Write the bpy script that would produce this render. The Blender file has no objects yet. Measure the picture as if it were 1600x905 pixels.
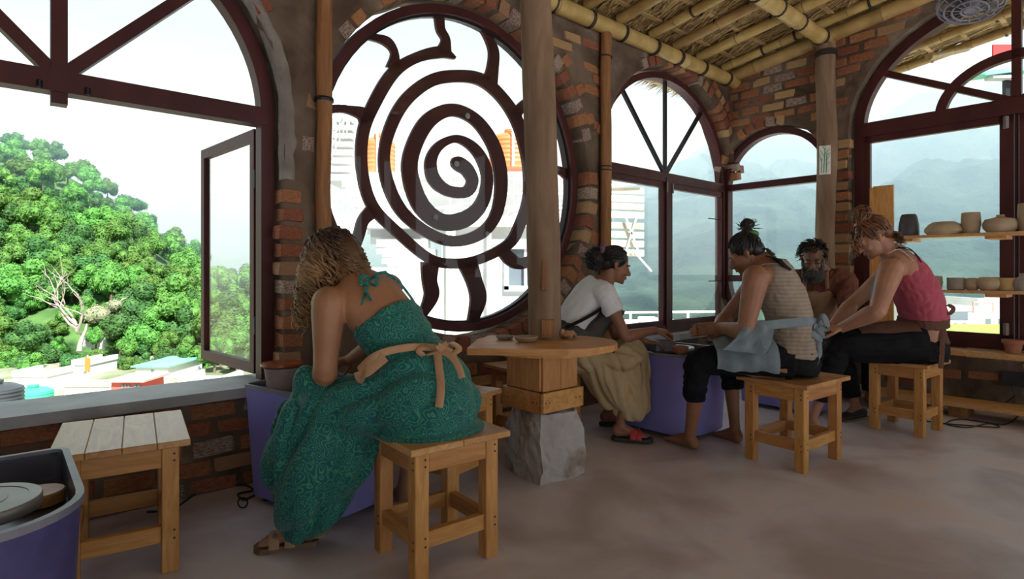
import bpy, bmesh, math, random
import numpy as np
from mathutils import Vector, Matrix, noise
from mathutils.geometry import tessellate_polygon
random.seed(7)
S = bpy.context.scene
COL = S.collection
# ------------------------------------------------------------------ camera
cam = bpy.data.objects.new('camera', bpy.data.cameras.new('camera'))
COL.objects.link(cam)
cam.location = (0, 0, 1.1)
cam.rotation_euler = (math.pi/2, 0, 0)
cam.data.sensor_width = 36.0
cam.data.lens = 905/1600*36.0
cam.data.shift_y = -27.5/1600
cam.data.clip_start = 0.05
cam.data.clip_end = 6000
S.camera = cam
# ------------------------------------------------------------------ sky
W = bpy.data.worlds.new('sky'); S.world = W; W.use_nodes = True
nt = W.node_tree; bgn = nt.nodes['Background']
tc = nt.nodes.new('ShaderNodeTexCoord'); sp = nt.nodes.new('ShaderNodeSeparateXYZ')
rp = nt.nodes.new('ShaderNodeValToRGB')
rp.color_ramp.elements[0].position = 0.0; rp.color_ramp.elements[0].color = (.92, .95, .96, 1)
rp.color_ramp.elements[1].position = 0.34; rp.color_ramp.elements[1].color = (0.40, 0.49, 0.52, 1)
cn = nt.nodes.new('ShaderNodeTexNoise'); cn.inputs['Scale'].default_value = 2.2; cn.inputs['Detail'].default_value = 6
cmap = nt.nodes.new('ShaderNodeMapping'); cmap.inputs['Scale'].default_value = (1, 1, 3)
cr = nt.nodes.new('ShaderNodeValToRGB'); cr.color_ramp.elements[0].position = .45; cr.color_ramp.elements[1].position = .75
cr.color_ramp.elements[0].color = (0, 0, 0, 1); cr.color_ramp.elements[1].color = (.2, .2, .2, 1)
mx = nt.nodes.new('ShaderNodeMix'); mx.data_type = 'RGBA'; mx.inputs[7].default_value = (1, 1, 1, 1)
nt.links.new(tc.outputs['Generated'], sp.inputs[0]); nt.links.new(sp.outputs['Z'], rp.inputs[0])
nt.links.new(tc.outputs['Generated'], cmap.inputs[0]); nt.links.new(cmap.outputs[0], cn.inputs['Vector'])
nt.links.new(cn.outputs[0], cr.inputs[0]); nt.links.new(cr.outputs[0], mx.inputs[0])
nt.links.new(rp.outputs[0], mx.inputs[6]); nt.links.new(mx.outputs[2], bgn.inputs['Color'])
bgn.inputs['Strength'].default_value = 1.0
# ------------------------------------------------------------------ sun (high, from behind the room)
sl = bpy.data.lights.new('sun', 'SUN'); sl.energy = 8.5; sl.angle = math.radians(3); sl.color = (1, .985, .95)
sun = bpy.data.objects.new('sun', sl); COL.objects.link(sun)
sun.rotation_euler = Vector((-.35, .62, -.78)).to_track_quat('-Z', 'Y').to_euler()
S.cycles.volume_bounces = 2
S.view_settings.view_transform = 'Standard'; S.view_settings.look = 'None'
S.view_settings.exposure = 0.55; S.view_settings.gamma = 1.0
S.view_settings.use_curve_mapping = False

# ------------------------------------------------------------------ helpers
V = Vector
F_, CX, CY, HC = 905., 800., 425., 1.1
K = V((2.468, 6.395, 0))                       # inner corner of the two walls
D1 = V((.7498, .6620, 0)); D2 = V((.6620, -.7498, 0)); NA = V((-.6620, .7498, 0)); NC = V((.7498, .6620, 0))
ZUP = V((0, 0, 1))
def A3(s, z, o=0.): return K - D1*s + NA*o + ZUP*z       # left wall: s from the corner, o outwards
def C3(u, z, o=0.): return K + D2*u + NC*o + ZUP*z       # right wall
def _solve(a, b, p):                                     # a*x + b*y = p in 2D
    det = a[0]*b[1]-a[1]*b[0]
    return (p[0]*b[1]-p[1]*b[0])/det, (a[0]*p[1]-a[1]*p[0])/det
def pA(px, py, o=.15):
    P = K+NA*o; Y, s = _solve(((px-CX)/F_, 1), (D1.x, D1.y), (P.x, P.y)); return s, HC-(py-CY)/F_*Y
def pC(px, py, o=.15):
    P = K+NC*o; Y, u = _solve(((px-CX)/F_, 1), (-D2.x, -D2.y), (P.x, P.y)); return u, HC-(py-CY)/F_*Y
def at(px, py, Y): return V(((px-CX)/F_*Y, Y, HC-(py-CY)/F_*Y))
def onfloor(px, py, z=0.):
    Y = (HC-z)*F_/(py-CY); return V(((px-CX)/F_*Y, Y, z))
def roof_z(p): return 3.26 + .15*max(-2.5, -((p-K).dot(NA)))

def tag(o, label=None, cat=None, group=None, kind=None):
    if label: o['label'] = label
    if cat: o['category'] = cat
    if group: o['group'] = group
    if kind: o['kind'] = kind
    return o
def thing(name, label, cat, loc=(0, 0, 0), rz=0., group=None, kind=None):
    o = bpy.data.objects.new(name, None); COL.objects.link(o)
    o.empty_display_size = .05
    o.location = loc; o.rotation_euler = (0, 0, rz)
    return tag(o, label, cat, group, kind)
def link(name, me, mat, parent=None):
    if mat is not None and not me.materials: me.materials.append(mat)
    o = bpy.data.objects.new(name, me); COL.objects.link(o)
    if parent is not None: o.parent = parent
    return o
def wloc(p):
    v = V((0, 0, 0))
    while p is not None: v = v + V(p.location); p = p.parent
    return v
def copy_tree(o, parent=None):
    c = o.copy(); COL.objects.link(c); c.parent = parent
    for ch in o.children: copy_tree(ch, c)
    return c

class MB:
    """collects geometry, builds ONE mesh object"""
    def __init__(s): s.v = []; s.f = []
    def add(s, vs, fs):
        b = len(s.v); s.v += [tuple(x) for x in vs]; s.f += [tuple(i+b for i in q) for q in fs]; return s
    def box(s, c, size, R=None, ch=0.):
        """chamfered box; R = 3x3 rotation whose columns are the axes"""
        h = [x/2 for x in size]; c = V(c)
        ch = min(ch, min(h)*.9)
        if R is None: R = Matrix.Identity(3)
        sg = [(-1,-1,-1),(1,-1,-1),(1,1,-1),(-1,1,-1),(-1,-1,1),(1,-1,1),(1,1,1),(-1,1,1)]
        if ch <= 0:
            s.add([c+R@V((h[0]*a, h[1]*b, h[2]*d)) for a, b, d in sg],
                  [(0,3,2,1),(4,5,6,7),(0,1,5,4),(1,2,6,5),(2,3,7,6),(3,0,4,7)]); return s
        vs = []
        for a, b, d in sg:
            for k in range(3):
                q = [h[0]-ch, h[1]-ch, h[2]-ch]; q[k] = h[k]
                vs.append(c+R@V((q[0]*a, q[1]*b, q[2]*d)))
        def I(i, k): return i*3+k
        fs = []
        for k, quads in ((2, ((0,3,2,1),(4,5,6,7))), (1, ((0,1,5,4),(2,3,7,6))), (0, ((1,2,6,5),(3,0,4,7)))):
            for q in quads: fs.append(tuple(I(i, k) for i in q))
        edges = [(0,1,1,2),(3,2,1,2),(4,5,1,2),(7,6,1,2),(0,3,0,2),(1,2,0,2),(4,7,0,2),(5,6,0,2),(0,4,0,1),(1,5,0,1),(2,6,0,1),(3,7,0,1)]
        for i, j, k, l in edges: fs.append((I(i, k), I(j, k), I(j, l), I(i, l)))
        for i in range(8): fs.append((I(i, 0), I(i, 1), I(i, 2)))
        s.add(vs, fs); return s
    def bar(s, a, b, w, t, up=ZUP, ch=.003):
        """rectangular bar from a to b; t along 'up', w across"""
        a = V(a); b = V(b); x = (b-a); L = x.length; x.normalize()
        z = V(up) - x*V(up).dot(x); z.normalize(); y = z.cross(x)
        R = Matrix((x, y, z)).transposed()
        return s.box((a+b)/2, (L, w, t), R, ch)
    def tube(s, pts, rad, n=10, caps=True, ref=None, flat=None, wob=None, close=False):
        """swept tube; rad number / list of number or (ra, rb); ref = direction of the 'a' axis"""
        pts = [V(p) for p in pts]; m = len(pts)
        if not isinstance(rad, (list, tuple)) : rad = [rad]*m
        rings = []; pa = None
        for i, p in enumerate(pts):
            if close: t = pts[(i+1) % m]-pts[i-1]
            else: t = pts[min(i+1, m-1)]-pts[max(i-1, 0)]
            if t.length < 1e-9: t = V((0, 0, 1))
            t.normalize()
            if ref is not None:
                rf = V(ref[i]) if isinstance(ref, list) else V(ref)
                a = rf - t*rf.dot(t)
                if a.length < 1e-5: a = pa if pa else t.orthogonal()
            elif pa is None: a = t.orthogonal()
            else: a = pa - t*pa.dot(t)
            a.normalize(); pa = a; b = t.cross(a)
            r = rad[i]; ra, rb = (r if isinstance(r, (list, tuple)) else (r, r))
            ring = []
            for k in range(n):
                th = 2*math.pi*k/n; w = wob(i, th) if wob else 1.
                ring.append(p + a*(ra*w*math.cos(th)) + b*(rb*w*math.sin(th)))
            rings.append(ring)
        vs = [q for r in rings for q in r]; fs = []
        for i in range(m if close else m-1):
            j = (i+1) % m
            for k in range(n):
                l = (k+1) % n; fs.append((i*n+k, i*n+l, j*n+l, j*n+k))
        if caps and not close:
            fs.append(tuple(reversed(range(n)))); fs.append(tuple((m-1)*n+k for k in range(n)))
        s.add(vs, fs); return s
    def ell(s, c, r, R=None, nu=14, nv=9):
        c = V(c); R = R or Matrix.Identity(3); vs = []; fs = []
        vs.append(c+R@V((0, 0, -r[2])))
        for j in range(1, nv):
            ph = -math.pi/2+math.pi*j/nv
            for i in range(nu):
                th = 2*math.pi*i/nu
                vs.append(c+R@V((r[0]*math.cos(ph)*math.cos(th), r[1]*math.cos(ph)*math.sin(th), r[2]*math.sin(ph))))
        vs.append(c+R@V((0, 0, r[2]))); top = len(vs)-1
        for i in range(nu): fs.append((0, 1+(i+1) % nu, 1+i))
        for j in range(nv-2):
            for i in range(nu):
                a = 1+j*nu+i; b = 1+j*nu+(i+1) % nu; fs.append((a, b, b+nu, a+nu))
        o = 1+(nv-2)*nu
        for i in range(nu): fs.append((o+i, o+(i+1) % nu, top))
        s.add(vs, fs); return s
    def lathe(s, prof, c=(0, 0, 0), n=28, jit=0.):
        c = V(c); vs = []; fs = []; m = len(prof)
        for r, z in prof:
            for k in range(n):
                th = 2*math.pi*k/n; w = 1+jit*math.sin(th*2+z*9)
                vs.append(c+V((r*w*math.cos(th), r*w*math.sin(th), z)))
        for i in range(m-1):
            for k in range(n):
                l = (k+1) % n; fs.append((i*n+k, i*n+l, (i+1)*n+l, (i+1)*n+k))
        if prof[0][0] > 1e-6: fs.append(tuple(reversed(range(n))))
        if prof[-1][0] > 1e-6: fs.append(tuple((m-1)*n+k for k in range(n)))
        s.add(vs, fs); return s
    def prism(s, poly, fn, t0, t1, holes=()):
        """extrude 2D polygon(with holes); fn(a, b, t) -> 3D"""
        loops = [list(poly)]+[list(h) for h in holes]
        tri = tessellate_polygon([[V((a, b, 0)) for a, b in l] for l in loops])
        flat = [p for l in loops for p in l]; n = len(flat)
        vs = [fn(a, b, t0) for a, b in flat]+[fn(a, b, t1) for a, b in flat]
        fs = [tuple(t) for t in tri]+[tuple(i+n for i in reversed(t)) for t in tri]
        o = 0
        for l in loops:
            m = len(l)
            for i in range(m): fs.append((o+i, o+(i+1) % m, o+(i+1) % m+n, o+i+n))
            o += m
        s.add(vs, fs); return s
    def mesh(s, name, off=V((0, 0, 0)), smooth=False, fixn=True):
        me = bpy.data.meshes.new(name)
        ox, oy, oz = off
        me.from_pydata([(x-ox, y-oy, z-oz) for x, y, z in s.v], [], s.f)
        if fixn:
            bm = bmesh.new(); bm.from_mesh(me); bmesh.ops.recalc_face_normals(bm, faces=bm.faces); bm.to_mesh(me); bm.free()
        if smooth:
            me.polygons.foreach_set('use_smooth', [True]*len(me.polygons))
            if smooth != 'all':
                try: me.set_sharp_from_angle(angle=math.radians(42))
                except Exception: pass
        me.update(); return me
    def build(s, name, mat, parent=None, smooth=False, local=False, fixn=True):
        off = V((0, 0, 0)) if (parent is None or local) else wloc(parent)
        return link(name, s.mesh(name, off, smooth, fixn), mat, parent)
def single(mb, name, mat, label, cat, base=None, smooth=False, group=None, kind=None):
    """a thing that is one mesh, origin at its base"""
    xs = np.array(mb.v)
    if base is None: base = V((float(xs[:, 0].mean()), float(xs[:, 1].mean()), float(xs[:, 2].min())))
    o = link(name, mb.mesh(name, base, smooth), mat); o.location = base
    return tag(o, label, cat, group, kind)
def remeshed(mb, name, mat, parent=None, vox=.006, smooth=2, fold=None):
    """one continuous surface grown over overlapping closed solids"""
    me = mb.mesh('tmp'); o = bpy.data.objects.new('tmp', me); COL.objects.link(o)
    m = o.modifiers.new('r', 'REMESH'); m.mode = 'VOXEL'; m.voxel_size = vox; m.use_smooth_shade = True
    if smooth:
        q = o.modifiers.new('s', 'SMOOTH'); q.factor = .5; q.iterations = smooth
    dg = bpy.context.evaluated_depsgraph_get(); ev = o.evaluated_get(dg)
    me2 = bpy.data.meshes.new_from_object(ev); bpy.data.objects.remove(o); bpy.data.meshes.remove(me)
    n = len(me2.vertices); co = np.empty(n*3, np.float32); me2.vertices.foreach_get('co', co); co = co.reshape(-1, 3)
    if fold is not None:
        no = np.empty(n*3, np.float32); me2.vertices.foreach_get('normal', no); no = no.reshape(-1, 3)
        co = co+no*fold(co, no)[:, None]
    off = wloc(parent) if parent is not None else V((0, 0, 0))
    co = co-np.array(off, np.float32)
    me2.vertices.foreach_set('co', co.astype(np.float32).ravel())
    me2.polygons.foreach_set('use_smooth', [True]*len(me2.polygons)); me2.name = name; me2.update()
    me2.materials.clear()
    return link(name, me2, mat, parent)

# ------------------------------------------------------------------ materials
MATS = {}
def mat(name, c1, c2=None, scale=8., rough=.6, bump=0., bscale=None, stretch=(1, 1, 1), det=5., spec=.4, metal=0., rnd=0., c3=None, ramp=(.35, .65), dist=.0, sheen=0., coat=0., bdist=.01):
    m = bpy.data.materials.new(name); m.use_nodes = True; t = m.node_tree; b = t.nodes['Principled BSDF']
    b.inputs['Roughness'].default_value = rough; b.inputs['Metallic'].default_value = metal
    b.inputs['Specular IOR Level'].default_value = spec
    if sheen: b.inputs['Sheen Weight'].default_value = sheen
    if coat: b.inputs['Coat Weight'].default_value = coat; b.inputs['Coat Roughness'].default_value = .15
    def nn(k): return t.nodes.new(k)
    co = nn('ShaderNodeTexCoord'); mp = nn('ShaderNodeMapping'); mp.inputs['Scale'].default_value = stretch
    t.links.new(co.outputs['Object'], mp.inputs[0])
    col = None
    if c2 is not None:
        nz = nn('ShaderNodeTexNoise'); nz.inputs['Scale'].default_value = scale; nz.inputs['Detail'].default_value = det
        nz.inputs['Distortion'].default_value = dist
        t.links.new(mp.outputs[0], nz.inputs['Vector'])
        r = nn('ShaderNodeValToRGB'); e = r.color_ramp.elements
        e[0].position = ramp[0]; e[1].position = ramp[1]; e[0].color = (*c1, 1); e[1].color = (*c2, 1)
        if c3 is not None:
            x = e.new(min(.98, ramp[1]+.14)); x.color = (*c3, 1)
        t.links.new(nz.outputs[0], r.inputs[0]); col = r.outputs[0]
    else:
        rg = nn('ShaderNodeRGB'); rg.outputs[0].default_value = (*c1, 1); col = rg.outputs[0]
    if rnd:
        oi = nn('ShaderNodeObjectInfo'); hs = nn('ShaderNodeHueSaturation'); ml = nn('ShaderNodeMath'); ml.operation = 'MULTIPLY_ADD'
        ml.inputs[1].default_value = rnd; ml.inputs[2].default_value = 1-rnd/2
        t.links.new(oi.outputs['Random'], ml.inputs[0]); t.links.new(ml.outputs[0], hs.inputs['Value'])
        m2 = nn('ShaderNodeMath'); m2.operation = 'MULTIPLY_ADD'; m2.inputs[1].default_value = rnd*.06; m2.inputs[2].default_value = .5-rnd*.03
        t.links.new(oi.outputs['Random'], m2.inputs[0]); t.links.new(m2.outputs[0], hs.inputs['Hue'])
        t.links.new(col, hs.inputs['Color']); col = hs.outputs[0]
    t.links.new(col, b.inputs['Base Color'])
    if bump:
        nb = nn('ShaderNodeTexNoise'); nb.inputs['Scale'].default_value = bscale or scale*2; nb.inputs['Detail'].default_value = 6
        t.links.new(mp.outputs[0], nb.inputs['Vector'])
        bp = nn('ShaderNodeBump'); bp.inputs['Strength'].default_value = bump; bp.inputs['Distance'].default_value = bdist
        t.links.new(nb.outputs[0], bp.inputs['Height']); t.links.new(bp.outputs[0], b.inputs['Normal'])
    MATS[name] = m; return m
mat('concrete_floor', (.45, .375, .385), (.66, .61, .655), 1.7, .5, .12, 30, c3=(.68, .56, .54), det=9, spec=.4, ramp=(.36, .56), dist=.5)
mat('plaster', (.085, .055, .036), (.19, .135, .097), 3.4, .9, 1., 7, spec=.15, c3=(.30, .235, .18), det=12, bdist=.05, ramp=(.34, .60), dist=.4)
mat('mortar', (.20, .175, .15), (.30, .27, .235), 7, .95, .9, 22, bdist=.02)
mat('brick', (.26, .09, .045), (.38, .155, .075), 9, .9, .6, 30, rnd=.55, det=6)
mat('brick_yellow', (.40, .24, .11), (.48, .29, .15), 9, .9, .6, 30, rnd=.4)
mat('brick_smeared', (.30, .14, .085), (.42, .37, .32), 11, .95, .9, 26, rnd=.3, ramp=(.42, .56))
mat('frame_paint', (.052, .013, .013), (.082, .021, .019), 5, .5, .1, 40, stretch=(1, 1, .25), spec=.25)
mat('metal_dark', (.03, .028, .03), None, rough=.45, metal=.6)
mat('wood', (.44, .195, .055), (.58, .29, .095), 5, .5, .2, 30, stretch=(6, 6, .9), c3=(.64, .35, .13), dist=1.2, rnd=.22)
mat('wood_top', (.47, .245, .09), (.60, .34, .14), 5, .42, .15, 30, stretch=(.9, 6, 6), c3=(.66, .41, .19), dist=1.1, rnd=.18)
mat('wood_dark', (.22, .09, .033), (.34, .16, .06), 4, .7, .4, 22, stretch=(6, 6, .7), dist=1.)
mat('trunk', (.17, .10, .058), (.27, .175, .11), 3.2, .8, .5, 14, stretch=(3, 3, .5), c3=(.30, .22, .16), dist=.6)
mat('screw', (.025, .02, .018), None, rough=.5)
mat('bamboo', (.40, .255, .085), (.54, .37, .14), 3.5, .45, .12, 20, stretch=(2, 2, 2), c3=(.60, .44, .2), rnd=.25)
mat('bamboo_node', (.24, .15, .06), (.33, .21, .09), 20, .7, .2)
mat('lashing', (.028, .022, .018), (.05, .04, .03), 40, .8, .3)
mat('thatch', (.32, .20, .075), (.54, .37, .16), 14, .9, .9, 50, stretch=(1, 1, 1), c3=(.64, .45, .21), bdist=.02)
mat('batten', (.42, .27, .11), (.54, .36, .16), 8, .7, .3)
mat('sill_stone', (.30, .31, .32), (.42, .43, .44), 5, .5, .2, 30)
mat('glass_edge', (.25, .33, .3), None, rough=.3)
mat('purple_paint', (.20, .185, .52), (.25, .24, .60), 3, .38, .08, 12, c3=(.30, .295, .60), spec=.5)
mat('purple_shaded_dirty', (.055, .047, .15), (.10, .09, .24), 6, .45, .1, 12, c3=(.2, .17, .22), ramp=(.35, .62))  # shade painted into the tub purple; the greyish blotches are dirt
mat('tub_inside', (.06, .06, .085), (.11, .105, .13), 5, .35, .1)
mat('rim_grey', (.14, .14, .19), (.22, .22, .26), 7, .4, .1)
mat('wheel_metal', (.17, .145, .135), (.26, .225, .205), 6, .38, .1, metal=.35)
mat('clay_wet', (.20, .10, .06), (.29, .155, .095), 7, .35, .3, 20)
mat('clay_grey', (.27, .235, .20), (.36, .32, .28), 9, .8, .2)
mat('clay_buff', (.36, .26, .165), (.44, .33, .22), 7, .75, .15, rnd=.3)
mat('clay_black', (.045, .042, .045), (.08, .075, .078), 7, .5, .2)
mat('terracotta', (.33, .125, .07), (.40, .17, .10), 8, .75, .15)
mat('slip', (.30, .075, .03), (.36, .10, .045), 10, .25, .2)
mat('concrete_block', (.36, .33, .32), (.48, .45, .44), 4.5, .95, .9, 16, ramp=(.3, .52), c3=(.25, .18, .13), bdist=.02, det=8)
mat('black_plastic', (.02, .02, .022), (.035, .035, .037), 8, .45, .1)
mat('white_card', (.72, .72, .66), (.80, .79, .73), 20, .7)
mat('card_green', (.04, .30, .16), None, rough=.7)
mat('clear_plastic', (.45, .47, .48), (.6, .62, .62), 6, .2, .3)
# skins / hair / cloth
def skin(name, c):
    m = mat(name, tuple(x*.9 for x in c), tuple(min(1, x*1.08) for x in c), 14, .48, .06, 90, spec=.35)
    b = m.node_tree.nodes['Principled BSDF']; b.inputs['Subsurface Weight'].default_value = .08
    b.inputs['Subsurface Radius'].default_value = (.012, .005, .003); return m
skin('skin_tan', (.36, .17, .09)); skin('skin_brown', (.27, .125, .075)); skin('skin_olive', (.29, .135, .075)); skin('skin_fair', (.38, .19, .12)); skin('skin_man', (.25, .125, .08))
mat('lips', (.30, .11, .085), None, rough=.45)
mat('eye_dark', (.03, .02, .018), None, rough=.3)
mat('hair_black', (.008, .007, .007), (.022, .018, .016), 30, .42, .3, 60, stretch=(1, 1, .3))
mat('hair_brown', (.085, .03, .013), (.19, .075, .028), 22, .42, .3, 60)
mat('hair_blond', (.055, .028, .014), (.36, .20, .085), 3.2, .45, .3, 50, c3=(.46, .28, .13), ramp=(.3, .55))
mat('hair_grey', (.045, .043, .045), (.16, .155, .155), 12, .6, .3, 60)
mat('tshirt_white', (.66, .66, .69), (.74, .74, .76), 6, .85, .2, 200, sheen=.2, spec=.12)
mat('apron_grey', (.055, .055, .05), (.085, .083, .075), 8, .85, .3, 120, spec=.12)
mat('apron_tan', (.33, .20, .115), (.40, .25, .15), 8, .85, .3, 120, spec=.12)
mat('apron_brown', (.10, .05, .035), (.14, .07, .05), 8, .85, .3, 120, spec=.12)
mat('denim', (.15, .19, .215), (.215, .26, .29), 9, .85, .35, 160, det=7, spec=.12)
mat('black_cloth', (.007, .007, .009), (.013, .013, .016), 9, .8, .2, 90, spec=.12)
mat('pink_top', (.36, .07, .10), (.43, .095, .13), 8, .8, .2, 120, spec=.12)
mat('rust_shirt', (.15, .055, .038), (.20, .08, .055), 8, .85, .3, 90, spec=.12)
mat('skirt_cream', (.40, .29, .155), (.46, .36, .22), 5, .85, .2, 90, c3=(.50, .21, .05), ramp=(.3, .58), spec=.12)
mat('band_ochre', (.42, .24, .13), (.50, .30, .17), 14, .85, .2, 160, spec=.12)
mat('sandal_tan', (.36, .22, .13), (.43, .275, .17), 12, .7, .2)
mat('sandal_sole', (.16, .10, .06), (.22, .14, .09), 14, .8, .2)
mat('red_strap', (.40, .03, .035), None, rough=.5)
mat('green_band', (.06, .22, .05), (.10, .32, .08), 30, .8, .3)
mat('purple_band', (.16, .08, .12), (.23, .12, .17), 30, .8, .3)
# exterior
mat('leaf', (.04, .12, .02), (.11, .25, .045), 1.6, .6, 0, rnd=.6, c3=(.19, .34, .09), spec=.2)
mat('leaf_dark', (.022, .075, .018), (.065, .165, .04), 1.6, .6, 0, rnd=.4, spec=.2)
mat('leaf_pale', (.20, .22, .12), (.29, .32, .19), .9, .6, 0, rnd=.3)
mat('bark_pale', (.32, .27, .22), (.42, .37, .31), 3, .9)
mat('bark', (.12, .085, .06), (.18, .13, .09), 3, .9)
mat('hill_green', (.03, .09, .02), (.09, .19, .045), .3, .9, .4, .5)
mat('mountain', (.012, .026, .022), (.042, .075, .05), .07, .95, 1., .15, det=10, c3=(.10, .14, .075), bdist=5., spec=.1)
mat('town_ground', (.14, .19, .08), (.34, .32, .26), .25, .9)
mat('white_wall', (.78, .78, .76), (.86, .86, .85), .8, .85, .1)
mat('stained_wall', (.62, .64, .60), (.80, .81, .79), 1.6, .9, .2, c3=(.42, .48, .40), ramp=(.45, .7), det=9)
mat('cream_wall', (.74, .68, .56), (.82, .77, .67), .8, .9)
mat('grey_wall', (.50, .50, .50), (.60, .60, .60), .8, .9)
mat('window_dark', (.16, .2, .22), None, rough=.15)
mat('green_sheet', (.16, .58, .40), (.24, .66, .48), .5, .5)
mat('red_wall', (.62, .10, .07), (.70, .15, .11), .8, .8)
mat('red_roof', (.70, .30, .25), (.78, .4, .33), .8, .7)
mat('orange_tank', (.78, .20, .06), (.84, .26, .10), .8, .4)
mat('green_tank', (.05, .52, .26), (.09, .6, .32), .8, .4)
mat('black_tank', (.035, .04, .045), (.055, .06, .065), .8, .4)
mat('white_rail', (.85, .85, .85), None, rough=.4)
mat('pale_board', (.55, .47, .33), (.66, .58, .44), 3, .8, .2, rnd=.4)
mat('flag_orange', (.80, .22, .04), None, rough=.8)
mat('flag_red', (.65, .05, .05), None, rough=.8)
mat('grass', (.24, .36, .06), (.34, .46, .1), 2, .9)
def glass():
    m = bpy.data.materials.new('window_glass'); m.use_nodes = True; t = m.node_tree; t.nodes.remove(t.nodes['Principled BSDF'])
    out = t.nodes['Material Output']; tr = t.nodes.new('ShaderNodeBsdfTransparent'); tr.inputs[0].default_value = (.96, .97, .97, 1)
    gl = t.nodes.new('ShaderNodeBsdfGlossy'); gl.inputs['Roughness'].default_value = .02
    lw = t.nodes.new('ShaderNodeLayerWeight'); lw.inputs[0].default_value = .5
    pw = t.nodes.new('ShaderNodeMath'); pw.operation = 'POWER'; pw.inputs[1].default_value = 5; t.links.new(lw.outputs['Facing'], pw.inputs[0])
    fr = t.nodes.new('ShaderNodeMath'); fr.operation = 'MULTIPLY_ADD'; fr.inputs[1].default_value = .9; fr.inputs[2].default_value = .022; t.links.new(pw.outputs[0], fr.inputs[0])
    mxs = t.nodes.new('ShaderNodeMixShader')
    t.links.new(fr.outputs[0], mxs.inputs[0]); t.links.new(tr.outputs[0], mxs.inputs[1]); t.links.new(gl.outputs[0], mxs.inputs[2])
    t.links.new(mxs.outputs[0], out.inputs[0]); MATS['window_glass'] = m
glass()
def clear_plastic():
    m = MATS['clear_plastic']; t = m.node_tree; b = t.nodes['Principled BSDF']; tr = t.nodes.new('ShaderNodeBsdfTransparent'); mx = t.nodes.new('ShaderNodeMixShader'); mx.inputs[0].default_value = .42
    t.links.new(tr.outputs[0], mx.inputs[1]); t.links.new(b.outputs[0], mx.inputs[2]); t.links.new(mx.outputs[0], t.nodes['Material Output'].inputs[0])
clear_plastic()
def paisley():
    """teal cloth with printed paisley swirls"""
    m = bpy.data.materials.new('paisley'); m.use_nodes = True; t = m.node_tree; b = t.nodes['Principled BSDF']
    N = t.nodes.new; L = t.links.new
    b.inputs['Roughness'].default_value = .7; b.inputs['Specular IOR Level'].default_value = .25; b.inputs['Sheen Weight'].default_value = .15
    co = N('ShaderNodeTexCoord')
    nz = N('ShaderNodeTexNoise'); nz.inputs['Scale'].default_value = 7; nz.inputs['Detail'].default_value = 2
    L(co.outputs['Object'], nz.inputs['Vector'])
    ad = N('ShaderNodeMix'); ad.data_type = 'VECTOR'; ad.factor_mode = 'UNIFORM'; ad.inputs[0].default_value = .12
    L(co.outputs['Object'], ad.inputs[4]); L(nz.outputs['Color'], ad.inputs[5])
    vo = N('ShaderNodeTexVoronoi'); vo.inputs['Scale'].default_value = 32; L(ad.outputs[1], vo.inputs['Vector'])
    wv = N('ShaderNodeMath'); wv.operation = 'MULTIPLY'; wv.inputs[1].default_value = 24; L(vo.outputs['Distance'], wv.inputs[0])
    sn = N('ShaderNodeMath'); sn.operation = 'SINE'; L(wv.outputs[0], sn.inputs[0])
    r1 = N('ShaderNodeValToRGB'); e = r1.color_ramp.elements
    e[0].position = .0; e[0].color = (.008, .095, .10, 1); e[1].position = .64; e[1].color = (.008, .135, .115, 1)
    x = e.new(.84); x.color = (.014, .165, .12, 1); x = e.new(.97); x.color = (.07, .24, .14, 1)
    hf = N('ShaderNodeMath'); hf.operation = 'MULTIPLY_ADD'; hf.inputs[1].default_value = .5; hf.inputs[2].default_value = .5
    L(sn.outputs[0], hf.inputs[0]); L(hf.outputs[0], r1.inputs[0])
    v2 = N('ShaderNodeTexVoronoi'); v2.inputs['Scale'].default_value = 95; L(ad.outputs[1], v2.inputs['Vector'])
    r2 = N('ShaderNodeValToRGB'); e = r2.color_ramp.elements; e[0].position = .12; e[0].color = (1, 1, 1, 1); e[1].position = .3; e[1].color = (0, 0, 0, 1)
    L(v2.outputs['Distance'], r2.inputs[0])
    r3 = N('ShaderNodeValToRGB'); e = r3.color_ramp.elements; e[0].position = .35; e[0].color = (.02, .075, .20, 1); e[1].position = .6; e[1].color = (.04, .24, .18, 1)
    L(vo.outputs['Color'], r3.inputs[0])
    m1 = N('ShaderNodeMix'); m1.data_type = 'RGBA'; L(r2.outputs[0], m1.inputs[0]); L(r1.outputs[0], m1.inputs[6]); L(r3.outputs[0], m1.inputs[7])
    L(m1.outputs[2], b.inputs['Base Color'])
    MATS['paisley'] = m
paisley()
def stripes():
    """beige knit with fine horizontal ribs"""
    m = mat('tank_beige', (.27, .215, .165), (.33, .27, .21), 6, .85, 0)
    t = m.node_tree; b = t.nodes['Principled BSDF']; N = t.nodes.new; L = t.links.new
    co = N('ShaderNodeTexCoord'); wv = N('ShaderNodeTexWave'); wv.bands_direction = 'Z'; wv.inputs['Scale'].default_value = 14; wv.inputs['Distortion'].default_value = 1.2
    L(co.outputs['Object'], wv.inputs['Vector'])
    mxn = N('ShaderNodeMix'); mxn.data_type = 'RGBA'; mxn.blend_type = 'MULTIPLY'
    mr = N('ShaderNodeMath'); mr.operation = 'MULTIPLY'; mr.inputs[1].default_value = .4; L(wv.outputs['Fac'], mr.inputs[0]); L(mr.outputs[0], mxn.inputs[0])
    old = b.inputs['Base Color'].links[0].from_socket; L(old, mxn.inputs[6]); mxn.inputs[7].default_value = (.5, .47, .44, 1)
    L(mxn.outputs[2], b.inputs['Base Color'])
stripes()
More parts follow.
